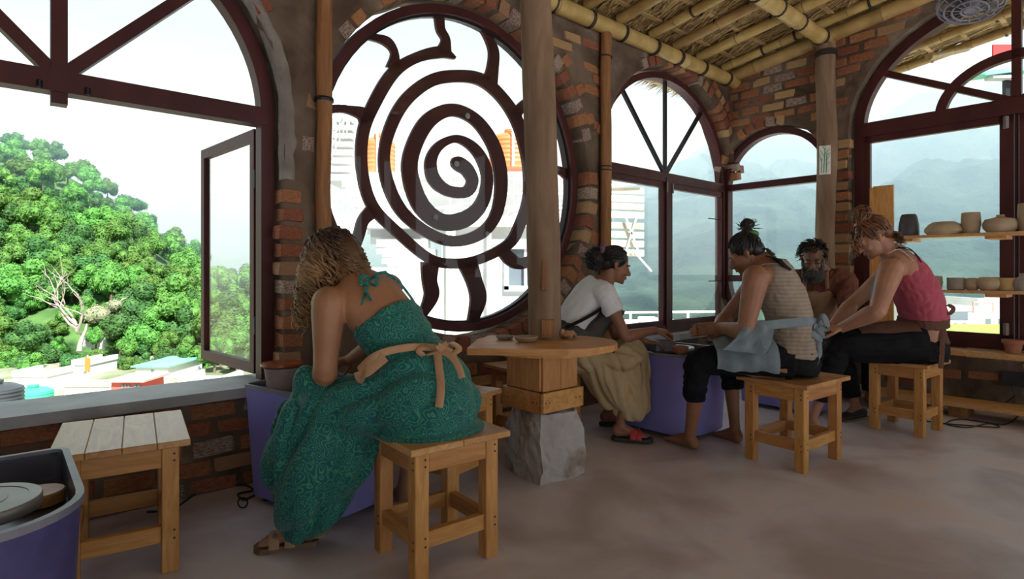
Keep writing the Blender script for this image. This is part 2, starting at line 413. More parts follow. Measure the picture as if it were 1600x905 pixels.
# ------------------------------------------------------------------ floor and walls
def fA(a, b, t): return A3(a, b, t)
def fC(a, b, t): return C3(a, b, t)
def RD(s, d): return K - D1*s - NA*d                     # plan point: s along left wall, d inwards
def arc(cx, cz, a, b, t0, t1, n):
    return [(cx+a*math.cos(math.radians(t0+(t1-t0)*i/n)), cz+b*math.sin(math.radians(t0+(t1-t0)*i/n))) for i in range(n+1)]
def rough(poly, amp, seed):
    rr = random.Random(seed); return [(a+rr.uniform(-amp, amp), b+rr.uniform(-amp, amp)) for a, b in poly]
q = [RD(-.35, -.3), RD(9.2, -.3), RD(9.2, 6.9), RD(-.35, 6.9)]
tag(MB().prism([(p.x, p.y) for p in q], lambda a, b, t: V((a, b, t)), -.18, 0.).build('floor', MATS['concrete_floor']), 'grey-brown worn concrete floor of the workshop', 'floor', kind='structure')

W1 = (5.885, 1.95, .935)          # left arched window: centre s, spring z, half width
SPC = (3.61, 1.81, 1.13)          # round spiral window
W3 = (1.14, 2.03, 1.12, 1.02)     # tall arched window by the corner
BW = (.435, 2.04, .57)            # capsule window
CW = (2.36, 2.43, 1.165, .97)     # wide arched window on the right wall
h3 = arc(W3[0], W3[1], W3[2]+.02, W3[3]+.03, 180, 0, 26)
h3 = [(max(a, .0), b) for a, b in h3]
outl = [(9.0, 0), (9.0, 3.2), (0., 3.2)] + [(.0, 2.25)] + rough(h3[3:], .008, 3) + [(W3[0]+W3[2]+.02, .44), (0., .44), (0., 0)]
hole1 = [(W1[0]-W1[2]-.02, .46)] + rough(arc(W1[0], W1[1], W1[2]+.02, W1[2]+.02, 180, 0, 30), .01, 5) + [(W1[0]+W1[2]+.02, .46)]
hole2 = rough(arc(SPC[0], SPC[1], SPC[2]+.03, SPC[2]+.03, 0, 360, 60)[:-1], .008, 8)
wall_left = MB().prism(outl, fA, 0., .26, [hole1, hole2]).build('wall_left', MATS['plaster'])
tag(wall_left, 'rough brown plastered wall with exposed bricks around arched and round windows', 'wall', kind='structure')
oC = -.11
def ctop(u): return 3.2+.15*u
hb = rough(arc(BW[0], BW[1], BW[2]+.015, BW[2]+.015, 0, 180, 24), .006, 2)
hb2 = arc(BW[0], 1.03, BW[2]+.015, BW[2]+.015, 180, 360, 24)
holeB = hb+hb2
hc_ = [(CW[0]+CW[2]+.02, .47)] + rough(arc(CW[0], CW[1], CW[2]+.02, CW[3]+.02, 0, 180, 34), .008, 12) + [(CW[0]-CW[2]-.02, .47)]
wall_right = MB().prism([(-.15, 0), (-.15, ctop(0)), (0, ctop(0)), (6.9, ctop(6.9)), (6.9, 0)], fC, oC, .13, [holeB, hc_, [(4.0, .5), (4.0, 3.1), (6.5, 3.1), (6.5, .5)]]).build('wall_right', MATS['plaster'])  # last hole: unseen opening, enlarged to brighten the room from the right
tag(wall_right, 'brick and plaster wall with the capsule and wide arched windows', 'wall', kind='structure')
def fD(a, b, t): return RD(a, 6.6+t)+ZUP*b
hd = [[(x, .02), (x, 3.3), (x+1.95, 3.3), (x+1.95, .02)] for x in (.25, 2.4, 4.55, 6.7)]  # unseen rear openings, sized to let fill light in
tag(MB().prism([(-.1, 0), (-.1, 4.2), (9., 4.2), (9., 0)], fD, 0, .22, hd).build('wall_rear', MATS['plaster']), 'plastered wall with wide openings added for fill light behind the viewer', 'wall', kind='structure')
def fE(a, b, t): return RD(8.8+t, a)+ZUP*b
tag(MB().prism([(0, 0), (0, 3.2), (6.6, 4.19), (6.6, 0)], fE, 0, .22, [[(2.6, .5), (2.6, 2.4), (5.0, 2.4), (5.0, .5)]]).build('wall_side', MATS['plaster']), 'plastered side wall behind the viewer', 'wall', kind='structure')  # its opening is unseen, cut to add fill light

# ------------------------------------------------------------------ bricks
def brick_mesh(k, mname):
    rr = random.Random(k); b = MB().box((0, 0, 0), (1, 1, 1), None, .06)
    b.v = [(x+rr.uniform(-.03, .03), y+rr.uniform(-.05, .05), z+rr.uniform(-.06, .06)) for x, y, z in b.v]
    me = b.mesh('brick'); me.materials.append(MATS[mname]); return me
BM = {m: [brick_mesh(i*7+j, m) for i in range(3)] for j, m in enumerate(('brick', 'brick_yellow', 'brick_smeared'))}
RB = random.Random(21)
def put_brick(parent, c, axes, size, kinds=(.66, .14)):
    r = RB.random(); m = 'brick' if r < kinds[0] else ('brick_yellow' if r < kinds[0]+kinds[1] else 'brick_smeared')
    o = bpy.data.objects.new('brick', RB.choice(BM[m])); COL.objects.link(o); o.parent = parent
    x, y, z = axes
    R = Matrix((x, y, z)).transposed()
    R = R @ Matrix.Rotation(RB.uniform(-.03, .03), 3, 'Y') @ Matrix.Rotation(RB.uniform(-.03, .03), 3, 'Z')
    Mx = R.to_4x4() @ Matrix.Diagonal((*size, 1)); Mx.translation = c
    o.matrix_local = Mx
    return o
def bond(parent, fn, xax, nax, a0, a1, z0, z1, ok, prob=1., L=.215, H=.075, pl=.235, ph=.094, face=0.):
    row = 0; z = z0+H/2
    while z < z1:
        a = a0+L/2-(pl/2 if row % 2 else 0)
        while a < a1+L/2:
            l = L*RB.uniform(.86, 1.03)
            if ok(a, z, l/2) and RB.random() < prob:
                put_brick(parent, fn(a, z+RB.uniform(-.006, .006), face+.044+RB.uniform(-.007, .006)), (xax, nax, ZUP), (l, .1, H*RB.uniform(.88, 1.08)))
            a += pl
        z += ph; row += 1
def voussoir(parent, fn, xax, nax, c, a, b, t0, t1, o0, o1, pitch=.112, rad=.1, skip=0., kinds=(.55, .15), face=0.):
    t = t0; n = max(1, int(abs(t1-t0)*math.pi/180*(a+b)/2/pitch))
    for i in range(n):
        th = math.radians(t0+(t1-t0)*(i+.5)/n)
        if RB.random() < skip: continue
        rx, rz = math.cos(th), math.sin(th)
        ctr = (c[0]+(a+rad/2-.006)*rx, c[1]+(b+rad/2-.006)*rz)
        radial = xax*rx+ZUP*rz; tang = nax.cross(radial)
        put_brick(parent, fn(ctr[0], ctr[1], (o0+o1)/2+RB.uniform(-.008, .008)), (radial, nax, tang), (rad*RB.uniform(.9, 1.1), (o1-o0), pitch*RB.uniform(.74, .9)), kinds)
XA = -D1; XC = D2
def circ_out(c, r): return lambda a, z, h: all((x-c[0])**2+(z-c[1])**2 > r*r for x in (a-h, a, a+h))
bond(wall_left, A3, XA, NA, 4.0, 7.3, .0, .44, lambda a, z, h: True, .97)
cs = circ_out(SPC, SPC[2]+.16)
bond(wall_left, A3, XA, NA, 2.3, 2.75, .5, 3.05, lambda a, z, h: cs(a, z, h) and a+h < 2.9, .4)
bond(wall_left, A3, XA, NA, 2.8, 4.95, 2.2, 3.05, lambda a, z, h: cs(a, z, h) and a < 4.6, .25)
bond(wall_left, A3, XA, NA, 2.2, 4.0, .02, .6, cs, .55)
bond(wall_left, A3, XA, NA, .1, 2.3, 2.6, 3.05, lambda a, z, h: ((a-W3[0])/(W3[2]+.2))**2+((z-W3[1])/(W3[3]+.18))**2 > 1.05 and abs(a-2.2) > .15, .22)
for i in range(11):                                            # toothed jamb of the left window
    z = .53+i*.098
    put_brick(wall_left, A3(W1[0]-W1[2]-.055+RB.uniform(-.012, .012), z, .055), (XA, NA, ZUP), (.12*RB.uniform(.85, 1.1), .135, .074), (.85, .12))
voussoir(wall_left, A3, XA, NA, (W1[0], W1[1]), W1[2]+.02, W1[2]+.02, 118, 150, -.012, .125, skip=.3, kinds=(.5, .3))
sr = SPC[2]+.03
voussoir(wall_left, A3, XA, NA, (SPC[0], SPC[1]), sr, sr, 75, 285, -.014, .125, .118, .1, skip=.08, kinds=(.40, .16))
voussoir(wall_left, A3, XA, NA, (SPC[0], SPC[1]), sr, sr, -75, 75, -.004, .125, .118, .07, skip=.45, kinds=(.5, .05))
voussoir(wall_left, A3, XA, NA, (SPC[0], SPC[1]), SPC[2]+.14, SPC[2]+.14, 130, 235, -.006, .06, .118, .09, skip=.45, kinds=(.75, .1))
# rounded plaster lip of the left arch
pe = MB(); rr_ = random.Random(6); pts = [A3(W1[0]-W1[2]-.045, 1.60+.07*i, .03) for i in range(5)]+[A3(W1[0]+(W1[2]+.045)*math.cos(R0), W1[1]+(W1[2]+.045)*math.sin(R0), .03) for R0 in [math.pi-.1*i for i in range(1, 14)]]
pe.tube(pts, [(.045*rr_.uniform(.8, 1.15), .042*rr_.uniform(.8, 1.2)) for _ in pts], 14, ref=NA, wob=lambda i, t: 1+.12*math.sin(i*2.7+t*3)+.08*math.sin(i*5.1-t*2)); pe.build('plaster_lip', MATS['mortar'], wall_left, smooth=True)
voussoir(wall_left, A3, XA, NA, (W3[0], W3[1]), W3[2]+.02, W3[3]+.03, 60, 176, -.012, .12, .1, .1, skip=.12)
voussoir(wall_left, A3, XA, NA, (W3[0], W3[1]), W3[2]+.02, W3[3]+.03, 0, 60, -.012, .12, .1, .1, skip=.75, kinds=(.2, .1))
voussoir(wall_left, A3, XA, NA, (W3[0], W3[1]), W3[2]+.13, W3[3]+.14, 75, 172, -.025, .03, .1, .07, skip=.1, kinds=(.8, .15))
def okB(a, z, h): return all((x-BW[0])**2+(z-BW[1])**2 > .67**2 for x in (a-h, a, a+h)) and z < ctop(a)-.03 and all(((x-CW[0])/(CW[2]+.06))**2+((z-CW[1])/(CW[3]+.08))**2 > 1 for x in (a-h, a, a+h))
bond(wall_right, C3, XC, NC, .0, 2.3, 2.3, 3.55, lambda a, z, h: okB(a, z, h) and not (z < 2.45 and a > .9), .97, face=oC)
voussoir(wall_right, C3, XC, NC, (BW[0], BW[1]), BW[2]+.015, BW[2]+.015, 15, 165, oC-.012, -.03, .1, .09, skip=.45, kinds=(.5, .3))
for i in range(19):
    put_brick(wall_right, C3(1.1+RB.uniform(-.012, .012), .53+i*.099, oC+.04), (XC, NC, ZUP), (.15*RB.uniform(.9, 1.1), .11, .076), (.75, .2))
bond(wall_right, C3, XC, NC, 1.0, 3.6, .12, .46, lambda a, z, h: True, .5, face=oC)

# ------------------------------------------------------------------ roof: thatch, battens, bamboo
def roofp(s, d, dz=0.): p = RD(s, d); return p+ZUP*(3.33+.15*d+dz)
ceil = MB().prism([(-1.85, -.75), (9.2, -.75), (9.2, 7.4), (-1.85, 7.4)], lambda a, b, t: roofp(a, b, t), .05, .09).build('ceiling', MATS['thatch'])
tag(ceil, 'palm thatch ceiling laid over bamboo rafters', 'ceiling', kind='structure')
rt = random.Random(4); th = MB()
def blades(n, s0, s1, d0, d1, lmax):
    for i in range(n):
        s = rt.uniform(s0, s1); d = rt.uniform(d0, d1); L = rt.uniform(.08, lmax); w = rt.uniform(.006, .014); an = rt.gauss(0, .35)
        z0 = rt.uniform(-.004, .045); dd = -1
        ds, de = L*math.sin(an), dd*L*math.cos(an); drop = rt.uniform(.0, .05)
        a = roofp(s-w, d, z0); b = roofp(s+w, d, z0); c = roofp(s+ds*.6+w*.8, d+de*.6, z0-drop*.4); e = roofp(s+ds*.6-w*.8, d+de*.6, z0-drop*.4)
        f = roofp(s+ds, d+de, z0-drop)
        th.add([a, b, c, e, f], [(0, 1, 2, 3), (3, 2, 4)])
blades(30000, -1.85, 3.6, -.6, 3.4, .3)
for row in range(13):                                            # fringes hanging at the mat edges
    d = -.62+row*.32
    for i in range(420):
        s = rt.uniform(-1.7, 3.5); L = rt.uniform(.04, .13); w = rt.uniform(.004, .01); an = rt.gauss(0, .5)
        a = roofp(s-w, d, .02); b = roofp(s+w, d, .02); f = roofp(s+L*math.sin(an), d-L*math.cos(an)*.8, .01-L*rt.uniform(.1, .45))
        th.add([a, b, f], [(0, 1, 2)])
tag(th.build('thatch', MATS['thatch'], ceil, fixn=False), 'dry palm leaf thatch', kind='stuff')
for j in range(22):
    d = -.5+j*.32
    MB().bar(roofp(-1.7, d, -.003), roofp(9, d, -.003), .045, .016, up=ZUP).build('batten', MATS['batten'], ceil)
def bamboo(name, a, b, r, parent, seed, nodes=.42, r2=None):
    rr = random.Random(seed); a = V(a); b = V(b); L = (b-a).length; ax = (b-a).normalized(); r2 = r2 or r
    pts = []; rad = []; t = rr.uniform(.05, nodes); mark = [0.]
    side = ax.orthogonal()
    while t < L: mark.append(t); t += nodes*rr.uniform(.8, 1.15)
    mark.append(L); nd = MB()
    for i, t in enumerate(mark):
        rt_ = r+(r2-r)*t/L
        off = side*math.sin(t*1.3+seed)*r*.12
        if 0 < i < len(mark)-1:
            for dt, k in ((-.02, 1.), (-.006, 1.09), (.0, .98), (.006, 1.09), (.02, 1.)): pts.append(a+ax*(t+dt)+off); rad.append(rt_*k)
            nd.tube([a+ax*(t-.007)+off, a+ax*(t+.007)+off], rt_*1.07, 12, False)
        else: pts.append(a+ax*t+off); rad.append(rt_)
    o = MB().tube(pts, rad, 12).build(name, MATS['bamboo'], parent, smooth=True)
    if nd.v: tag(nd.build('node_rings', MATS['bamboo_node'], o, smooth=True), kind='stuff')
    return o
def lash(p, ax, r, parent, n=3, w=.012):
    m = MB(); ax = V(ax).normalized(); a0 = ax.orthogonal().normalized(); b0 = ax.cross(a0)
    for k in range(n):
        c = V(p)+ax*((k-(n-1)/2)*w)
        m.tube([c+(a0*math.cos(x)+b0*math.sin(x))*r for x in [2*math.pi*i/14 for i in range(14)]], .0055, 5, close=True)
    return tag(m.build('lashing', MATS['lashing'], parent, smooth=True), kind='stuff')
slope = (roofp(0, 1)-roofp(0, 0)).normalized()
plate = bamboo('bamboo_plate', RD(-.05, .05)+ZUP*3.155, RD(8.7, .05)+ZUP*3.155, .066, ceil, 3, .5)
beamC = bamboo('bamboo_beam', RD(.16, -.05)+ZUP*3.19, RD(.16, 6.6)+ZUP*(3.19+.15*6.6), .068, ceil, 5, .55)
raft = [pA(px, 60, -.06)[0] for px in (973, 1023, 1061, 1098, 1136)]
raft = [raft[0]+.42*i for i in range(14, 0, -1)]+raft+[-.32, -.74, -1.2, -1.72]
for i, s in enumerate(raft):
    o = bamboo('bamboo_rafter', roofp(s, -.62 if s < 0 else .02, -.055), roofp(s+.04, 6.9, -.055), .042+.006*((i*7) % 3)/2, ceil, 10+i, .6)
    if -2 < s < 4.5:
        for d in (.45, .77, 1.41, 2.05):
            lash(roofp(s, d, -.05), slope, .049, o, 2)
        if s > 0:
            lash(RD(s, .05)+ZUP*3.155, D1, .07, plate, 3)
pur = bamboo('bamboo_purlin', RD(.1, 1.0)+ZUP*(3.33+.15-.17), RD(8.7, 1.0)+ZUP*(3.33+.15-.17), .066, ceil, 44, .55)
for s in [x for x in raft if 0 < x < 4.5]: lash(RD(s, 1.0)+ZUP*(3.33+.15-.17), D1, .073, pur, 3)
for k, d in enumerate((2.9, 4.8)): bamboo('bamboo_purlin', RD(.1, d)+ZUP*(3.33+.15*d-.17), RD(8.7, d)+ZUP*(3.33+.15*d-.17), .066, ceil, 47+k, .55)
bamboo('bamboo_eave', roofp(-1.7, -.45, -.11), roofp(9, -.45, -.11), .05, ceil, 60, .5)
for k, d in enumerate((.55, 1.75, 2.95)):                          # struts carrying the eave beyond the right wall
    bamboo('bamboo_strut', roofp(-1.6, d, -.12), C3(d, 2.75+.15*d, .12), .03, ceil, 70+k, .4)
bamboo('bamboo_stub', C3(.98, 2.98, .1), C3(.98, 2.93, .62), .05, ceil, 77, .4)

# ------------------------------------------------------------------ sills, ledge, low plank
tag(MB().prism([(4.93, .46), (6.85, .46), (6.85, .51), (4.93, .51)], fA, -.05, .34).build('trim_1', MATS['sill_stone']), 'grey stone slab sill of the open left window', 'window sill', kind='structure')
tag(MB().prism([(.0, .44), (2.3, .44), (2.3, .5), (.0, .5)], fA, -.04, .3).build('trim_2', MATS['sill_stone']), 'pale sill under the tall corner window', 'window sill', kind='structure')
# ------------------------------------------------------------------ windows
def wthing(name, label, fn, a, z, o):
    return thing(name, label, 'window', fn(a, z, o), kind='structure')
def ring2(c, a, b, w, t0, t1, n):
    """band between ellipse (a,b) and the one w smaller, as polygon"""
    return arc(c[0], c[1], a, b, t0, t1, n)+arc(c[0], c[1], a-w, b-w, t1, t0, n)
def rect(a0, z0, a1, z1): return [(a0, z0), (a1, z0), (a1, z1), (a0, z1)]
def pr(name, poly, fn, o0, o1, par, m='frame_paint', holes=()): return MB().prism(poly, fn, o0, o1, holes).build(name, MATS[m], par)
def stroke(a, b, w):
    d = V((b[0]-a[0], b[1]-a[1])).normalized(); n = V((-d.y, d.x))*w/2
    return [(a[0]+n.x, a[1]+n.y), (b[0]+n.x, b[1]+n.y), (b[0]-n.x, b[1]-n.y), (a[0]-n.x, a[1]-n.y)]
def hinge(fn, a, z, o, par, h=.1):
    MB().box(fn(a, z, o), (.02, .02, h), None, .004).tube([fn(a, z-h*.6, o), fn(a, z+h*.6, o)], .009, 8).build('hinge', MATS['metal_dark'], par)
FW = .07
# window_1 : open left window
c = W1; w = wthing('window_1', 'dark red wooden arched window with one casement swung open on the left', A3, c[0], .51, .15)
pr('arch_frame', ring2(c, c[2], c[2], FW, 0, 180, 40), fA, .1, .19, w)
pr('jamb', rect(c[0]-c[2], .51, c[0]-c[2]+FW, c[1]), fA, .1, .19, w); pr('jamb', rect(c[0]+c[2]-FW, .51, c[0]+c[2], c[1]), fA, .1, .19, w)
tr = pr('transom', rect(c[0]-c[2]+FW*.5, c[1]-.05, c[0]+c[2]-FW*.5, c[1]+.045), fA, .095, .185, w)
pr('mullion', rect(c[0]-.03, c[1]-.1, c[0]+.03, c[1]+c[2]-FW*.6), fA, .105, .18, w)
for an in (47, 133): pr('spoke', stroke((c[0]+.03*math.cos(math.radians(an)), c[1]+.04), (c[0]+(c[2]-.03)*math.cos(math.radians(an)), c[1]+(c[2]-.03)*math.sin(math.radians(an))), .055), fA, .11, .175, w)
for a in (-.1, .07): MB().box(A3(c[0]+a, c[1]-.03, .09), (.02, .02, .035), None, .004).build('catch', MATS['metal_dark'], tr)
pr('pane', arc(c[0], c[1], c[2]-FW*.7, c[2]-FW*.7, 0, 180, 32), fA, .145, .149, w, 'window_glass')
# the opened casement, hinged on the right jamb
zb, zt = .53, 1.9
p_h = at(402, 0, 3.25); p_e = at(319, 0, 3.83)              # hinge line and free edge in plan
cd = V((p_e.x-p_h.x, p_e.y-p_h.y, 0)); cl = cd.length; cd.normalize(); cn_ = cd.cross(ZUP)
def fK(a, b, t): return V((p_h.x, p_h.y, 0))+cd*a+cn_*t+ZUP*b
ca = tag(bpy.data.objects.new('casement', None), 'open casement leaf with clear pane'); COL.objects.link(ca); ca.parent = w
pr('stile', rect(0, zb, .055, zt), fK, -.02, .02, ca); pr('stile', rect(cl-.055, zb, cl, zt), fK, -.02, .02, ca)
pr('rail', rect(.055, zb, cl-.055, zb+.06), fK, -.02, .02, ca); pr('rail', rect(.055, zt-.06, cl-.055, zt), fK, -.02, .02, ca)
pr('pane', rect(.05, zb+.05, cl-.05, zt-.05), fK, -.003, .003, ca, 'window_glass')
for z in (.80, 1.62):
    MB().box(fK(-.02, z, .0), (.05, .02, .1), None, .004).tube([fK(-.03, z-.06, 0), fK(-.03, z+.06, 0)], .01, 8).build('hinge', MATS['metal_dark'], ca)
MB().box(fK(cl+.005, 1.77, 0), (.02, .03, .11), None, .004).tube([fK(cl+.005, 1.75, 0), fK(cl+.035, 1.75, 0)], .006, 6).build('latch', MATS['metal_dark'], ca)

# window_2 : the round spiral window
c = SPC; w = wthing('window_2', 'round window with a dark spiral sun cut-out behind glass', A3, c[0], c[1]-c[2], .15)
pr('round_frame', arc(c[0], c[1], c[2], c[2], 0, 360, 72)[:-1], fA, .095, .2, w, holes=[arc(c[0], c[1], c[2]-.06, c[2]-.06, 360, 0, 72)[:-1]])
pr('glazing_bead', arc(c[0], c[1], c[2]-.055, c[2]-.055, 0, 360, 72)[:-1], fA, .13, .17, w, 'metal_dark', holes=[arc(c[0], c[1], c[2]-.075, c[2]-.075, 360, 0, 72)[:-1]])
pr('pane', arc(c[0], c[1], c[2]-.06, c[2]-.06, 0, 360, 64)[:-1], fA, .135, .139, w, 'window_glass')
def crom(P, k=6):
    out = []
    P = [P[0]]+list(P)+[P[-1]]
    for i in range(1, len(P)-2):
        p0, p1, p2, p3 = [np.array(x, float) for x in P[i-1:i+3]]
        for j in range(k):
            t = j/k; out.append(tuple(.5*((2*p1)+(-p0+p2)*t+(2*p0-5*p1+4*p2-p3)*t*t+(-p0+3*p1-3*p2+p3)*t**3)))
    out.append(tuple(P[-2])); return out
def ribbon(name, pts, par, seed=0):
    """flat cut-out band; pts (px, py, width px) drawn on the glass plane"""
    Q = crom(pts, 6); mb = MB(); L = []; R = []
    for i, (x, y, wd) in enumerate(Q):
        a = Q[max(i-1, 0)]; b = Q[min(i+1, len(Q)-1)]; d = V((b[0]-a[0], b[1]-a[1])); d.normalize(); n = V((-d.y, d.x))*wd/2
        L.append(pA(x+n.x, y+n.y, .155)); R.append(pA(x-n.x, y-n.y, .155))
    m = len(Q); vs = [A3(*p, .145) for p in L]+[A3(*p, .145) for p in R]+[A3(*p, .17) for p in L]+[A3(*p, .17) for p in R]; fs = []
    for i in range(m-1):
        fs += [(i, i+1, m+i+1, m+i), (2*m+i, 3*m+i, 3*m+i+1, 2*m+i+1), (i, 2*m+i, 2*m+i+1, i+1), (m+i, m+i+1, 3*m+i+1, 3*m+i)]
    fs += [(0, m, 3*m, 2*m), (m-1, 3*m-1, 4*m-1, 2*m-1)]
    return mb.add(vs, fs).build(name, MATS['frame_paint'], par)
sp_pts = [(706,250,6),(710,252,17),(718,257,22),(730,266,20),(738,283,17),(728,300,18),(699,298,17),(678,280,19),(673,252,17),(686,228,14),(713,217,12),(740,231,15),(757,258,17),(761,288,17),(750,322,20),(723,344,26),(687,346,26),(656,318,26),(640,268,24),(647,227,24),(670,188,24),(705,172,20),(741,186,18),(768,221,19),(781,262,19),(782,304,18),(772,342,17),(746,368,18),(705,377,17),(664,361,17),(626,328,18),(604,280,18),(601,233,17),(616,185,19),(640,150,20),(676,125,20),(717,119,19),(752,125,19),(782,150,17),(806,185,18),(819,227,16),(826,268,16),(825,310,15),(812,352,16),(794,382,16),(747,406,15),(705,412,16),(669,403,15),(622,364,16),(582,322,17),(566,268,17),(567,209,18),(585,161,20),(615,113,20),(651,90,17),(688,82,18),(711,91,4)]
sp_o = ribbon('spiral', sp_pts, w)
rays = [[(692,84,26),(696,62,13),(688,45,13),(686,18,16)], [(614,106,22),(616,82,11),(604,65,14),(582,58,11),(565,54,16)],
 [(574,190,24),(566,178,20),(546,172,13),(530,170,12),(505,172,14)], [(764,128,26),(769,110,18),(771,80,15),(760,54,11),(750,36,16)],
 [(803,184,18),(814,168,15),(830,158,18),(850,150,18)], [(584,328,24),(568,344,18),(561,366,17),(552,392,16),(540,420,16)],
 [(672,410,28),(671,438,22),(674,462,22),(660,492,12)], [(730,410,30),(741,440,24),(747,468,24),(737,505,14)],
 [(782,388,16),(796,404,20),(812,412,18),(845,404,18)], [(850,262,14),(872,266,12),(884,272,14),(896,284,16)]]
for r_ in rays: ribbon('ray', r_, w)
for px, py in ((731, 181), (714, 256), (681, 340), (762, 366)):
    s_, z_ = pA(px, py, .13); MB().lathe([(0, .0), (.018, .002), (.022, .008), (.012, .016), (0, .018)], (0, 0, 0), 12)
    m_ = MB(); m_.tube([A3(s_, z_, .132), A3(s_, z_, .126), A3(s_, z_, .118)], [.022, .02, .008], 12); m_.build('suction_cup', MATS['clear_plastic'], w, smooth=True)

# window_3 : tall arched window by the corner
c = W3; w = wthing('window_3', 'tall arched window with three spokes and two lower casements in the corner', A3, c[0], .5, .15)
pr('arch_frame', ring2(c, c[2], c[3], .06, 0, 180, 44), fA, .1, .2, w)
pr('jamb', rect(c[0]-c[2], .5, c[0]-c[2]+.06, c[1]), fA, .1, .2, w); pr('jamb', rect(c[0]+c[2]-.06, .5, c[0]+c[2], c[1]), fA, .1, .2, w)
pr('transom', rect(.05, c[1]-.045, c[0]+c[2]-.03, c[1]+.045), fA, .1, .19, w)
pr('sill_rail', rect(.05, .5, c[0]+c[2]-.03, .58), fA, .1, .2, w)
pr('mullion', rect(c[0]-.045, .5, c[0]+.045, c[1]), fA, .095, .19, w)
pr('spoke', rect(c[0]-.016, c[1], c[0]+.016, c[1]+c[3]-.04), fA, .13, .16, w, 'metal_dark')
for an in (50, 128): pr('spoke', stroke((c[0], c[1]+.03), (c[0]+(c[2]-.04)*math.cos(math.radians(an)), c[1]+(c[3]-.04)*math.sin(math.radians(an))), .036), fA, .13, .16, w, 'metal_dark')
pr('pane', arc(c[0], c[1], c[2]-.05, c[3]-.05, 0, 180, 32), fA, .143, .147, w, 'window_glass')
for a0, a1 in ((.06, c[0]-.03), (c[0]+.03, c[0]+c[2]-.05)):
    ca = bpy.data.objects.new('casement', None); COL.objects.link(ca); ca.parent = w
    pr('stile', rect(a0, .56, a0+.05, c[1]-.04), fA, .11, .16, ca); pr('stile', rect(a1-.05, .56, a1, c[1]-.04), fA, .11, .16, ca)
    pr('rail', rect(a0, .56, a1, .62), fA, .11, .16, ca); pr('rail', rect(a0, c[1]-.105, a1, c[1]-.04), fA, .11, .16, ca)
    pr('pane', rect(a0+.04, .6, a1-.04, c[1]-.09), fA, .133, .137, ca, 'window_glass')
for a in (c[0]-.06, c[0]+.04): MB().box(A3(a, c[1]-.1, .09), (.015, .015, .1), None, .003).build('bolt', MATS['wheel_metal'], w)
for z in (1.68, 1.0): MB().tube([A3(.1, z, .13), A3(.34, z, .13)], .006, 6).build('stay_rod', MATS['metal_dark'], w)

# window_4 : capsule shaped window
c = BW; w = wthing('window_4', 'capsule shaped dark red window behind the bearded man', C3, c[0], .46, 0.)
cap_ = lambda r: arc(c[0], c[1], r, r, 0, 180, 30)+arc(c[0], 1.03, r, r, 180, 360, 30)
pr('capsule_frame', cap_(c[2]), fC, -.03, .07, w, holes=[list(reversed(cap_(c[2]-.065)))])
for z in (c[1]-.01, 1.03): pr('transom', rect(c[0]-c[2]+.03, z-.035, c[0]+c[2]-.03, z+.035), fC, -.025, .06, w)
pr('pane', cap_(c[2]-.05), fC, .02, .024, w, 'window_glass')
tag(w, kind='structure')

# window_5 : wide arched window
c = CW; w = wthing('window_5', 'wide arched window with an inner arch and spokes behind the pottery shelves', C3, c[0], .47, 0.)
pr('arch_frame', ring2(c, c[2], c[3], .08, 0, 180, 48), fC, -.03, .07, w)
pr('jamb', rect(c[0]-c[2], .47, c[0]-c[2]+.085, c[1]), fC, -.03, .07, w); pr('jamb', rect(c[0]+c[2]-.085, .47, c[0]+c[2], c[1]), fC, -.03, .07, w)
pr('transom', rect(c[0]-c[2]+.03, c[1]-.07, c[0]+c[2]-.03, c[1]+.06), fC, -.035, .065, w)
pr('inner_arch', ring2(c, .54, .45, .075, 0, 180, 30), fC, -.02, .05, w)
pr('mullion', rect(c[0]-.03, c[1], c[0]+.03, c[1]+c[3]-.05), fC, -.02, .05, w)
for an in (33, 147): pr('spoke', stroke((c[0], c[1]+.03), (c[0]+(c[2]-.05)*math.cos(math.radians(an)), c[1]+(c[3]-.05)*math.sin(math.radians(an))), .055), fC, -.015, .045, w)
pr('centre_post', rect(c[0]-.012, .47, c[0]+.012, c[1]), fC, -.0, .06, w)
pr('pane', arc(c[0], c[1], c[2]-.06, c[3]-.06, 0, 180, 32), fC, .02, .024, w, 'window_glass')
pr('sill_rail', rect(c[0]-c[2]+.03, .47, c[0]+c[2]-.03, .525), fC, -.03, .07, w)
for a0, a1 in ((c[0]-c[2]+.07, c[0]-.018), (c[0]+.018, c[0]+c[2]-.07)):
    ca = bpy.data.objects.new('casement', None); COL.objects.link(ca); ca.parent = w
    pr('stile', rect(a0, .525, a0+.06, c[1]-.07), fC, -.02, .03, ca); pr('stile', rect(a1-.085, .525, a1, c[1]-.07), fC, -.02, .03, ca)
    pr('rail', rect(a0, .525, a1, .595), fC, -.02, .03, ca); pr('rail', rect(a0, c[1]-.13, a1, c[1]-.07), fC, -.02, .03, ca)
    pr('pane', rect(a0+.04, .57, a1-.06, c[1]-.1), fC, .0, .004, ca, 'window_glass')
for z in (c[1]-.13, .64): MB().box(C3(c[0]-.06, z, -.04), (.03, .03, .1), None, .004).build('bolt', MATS['wheel_metal'], w)
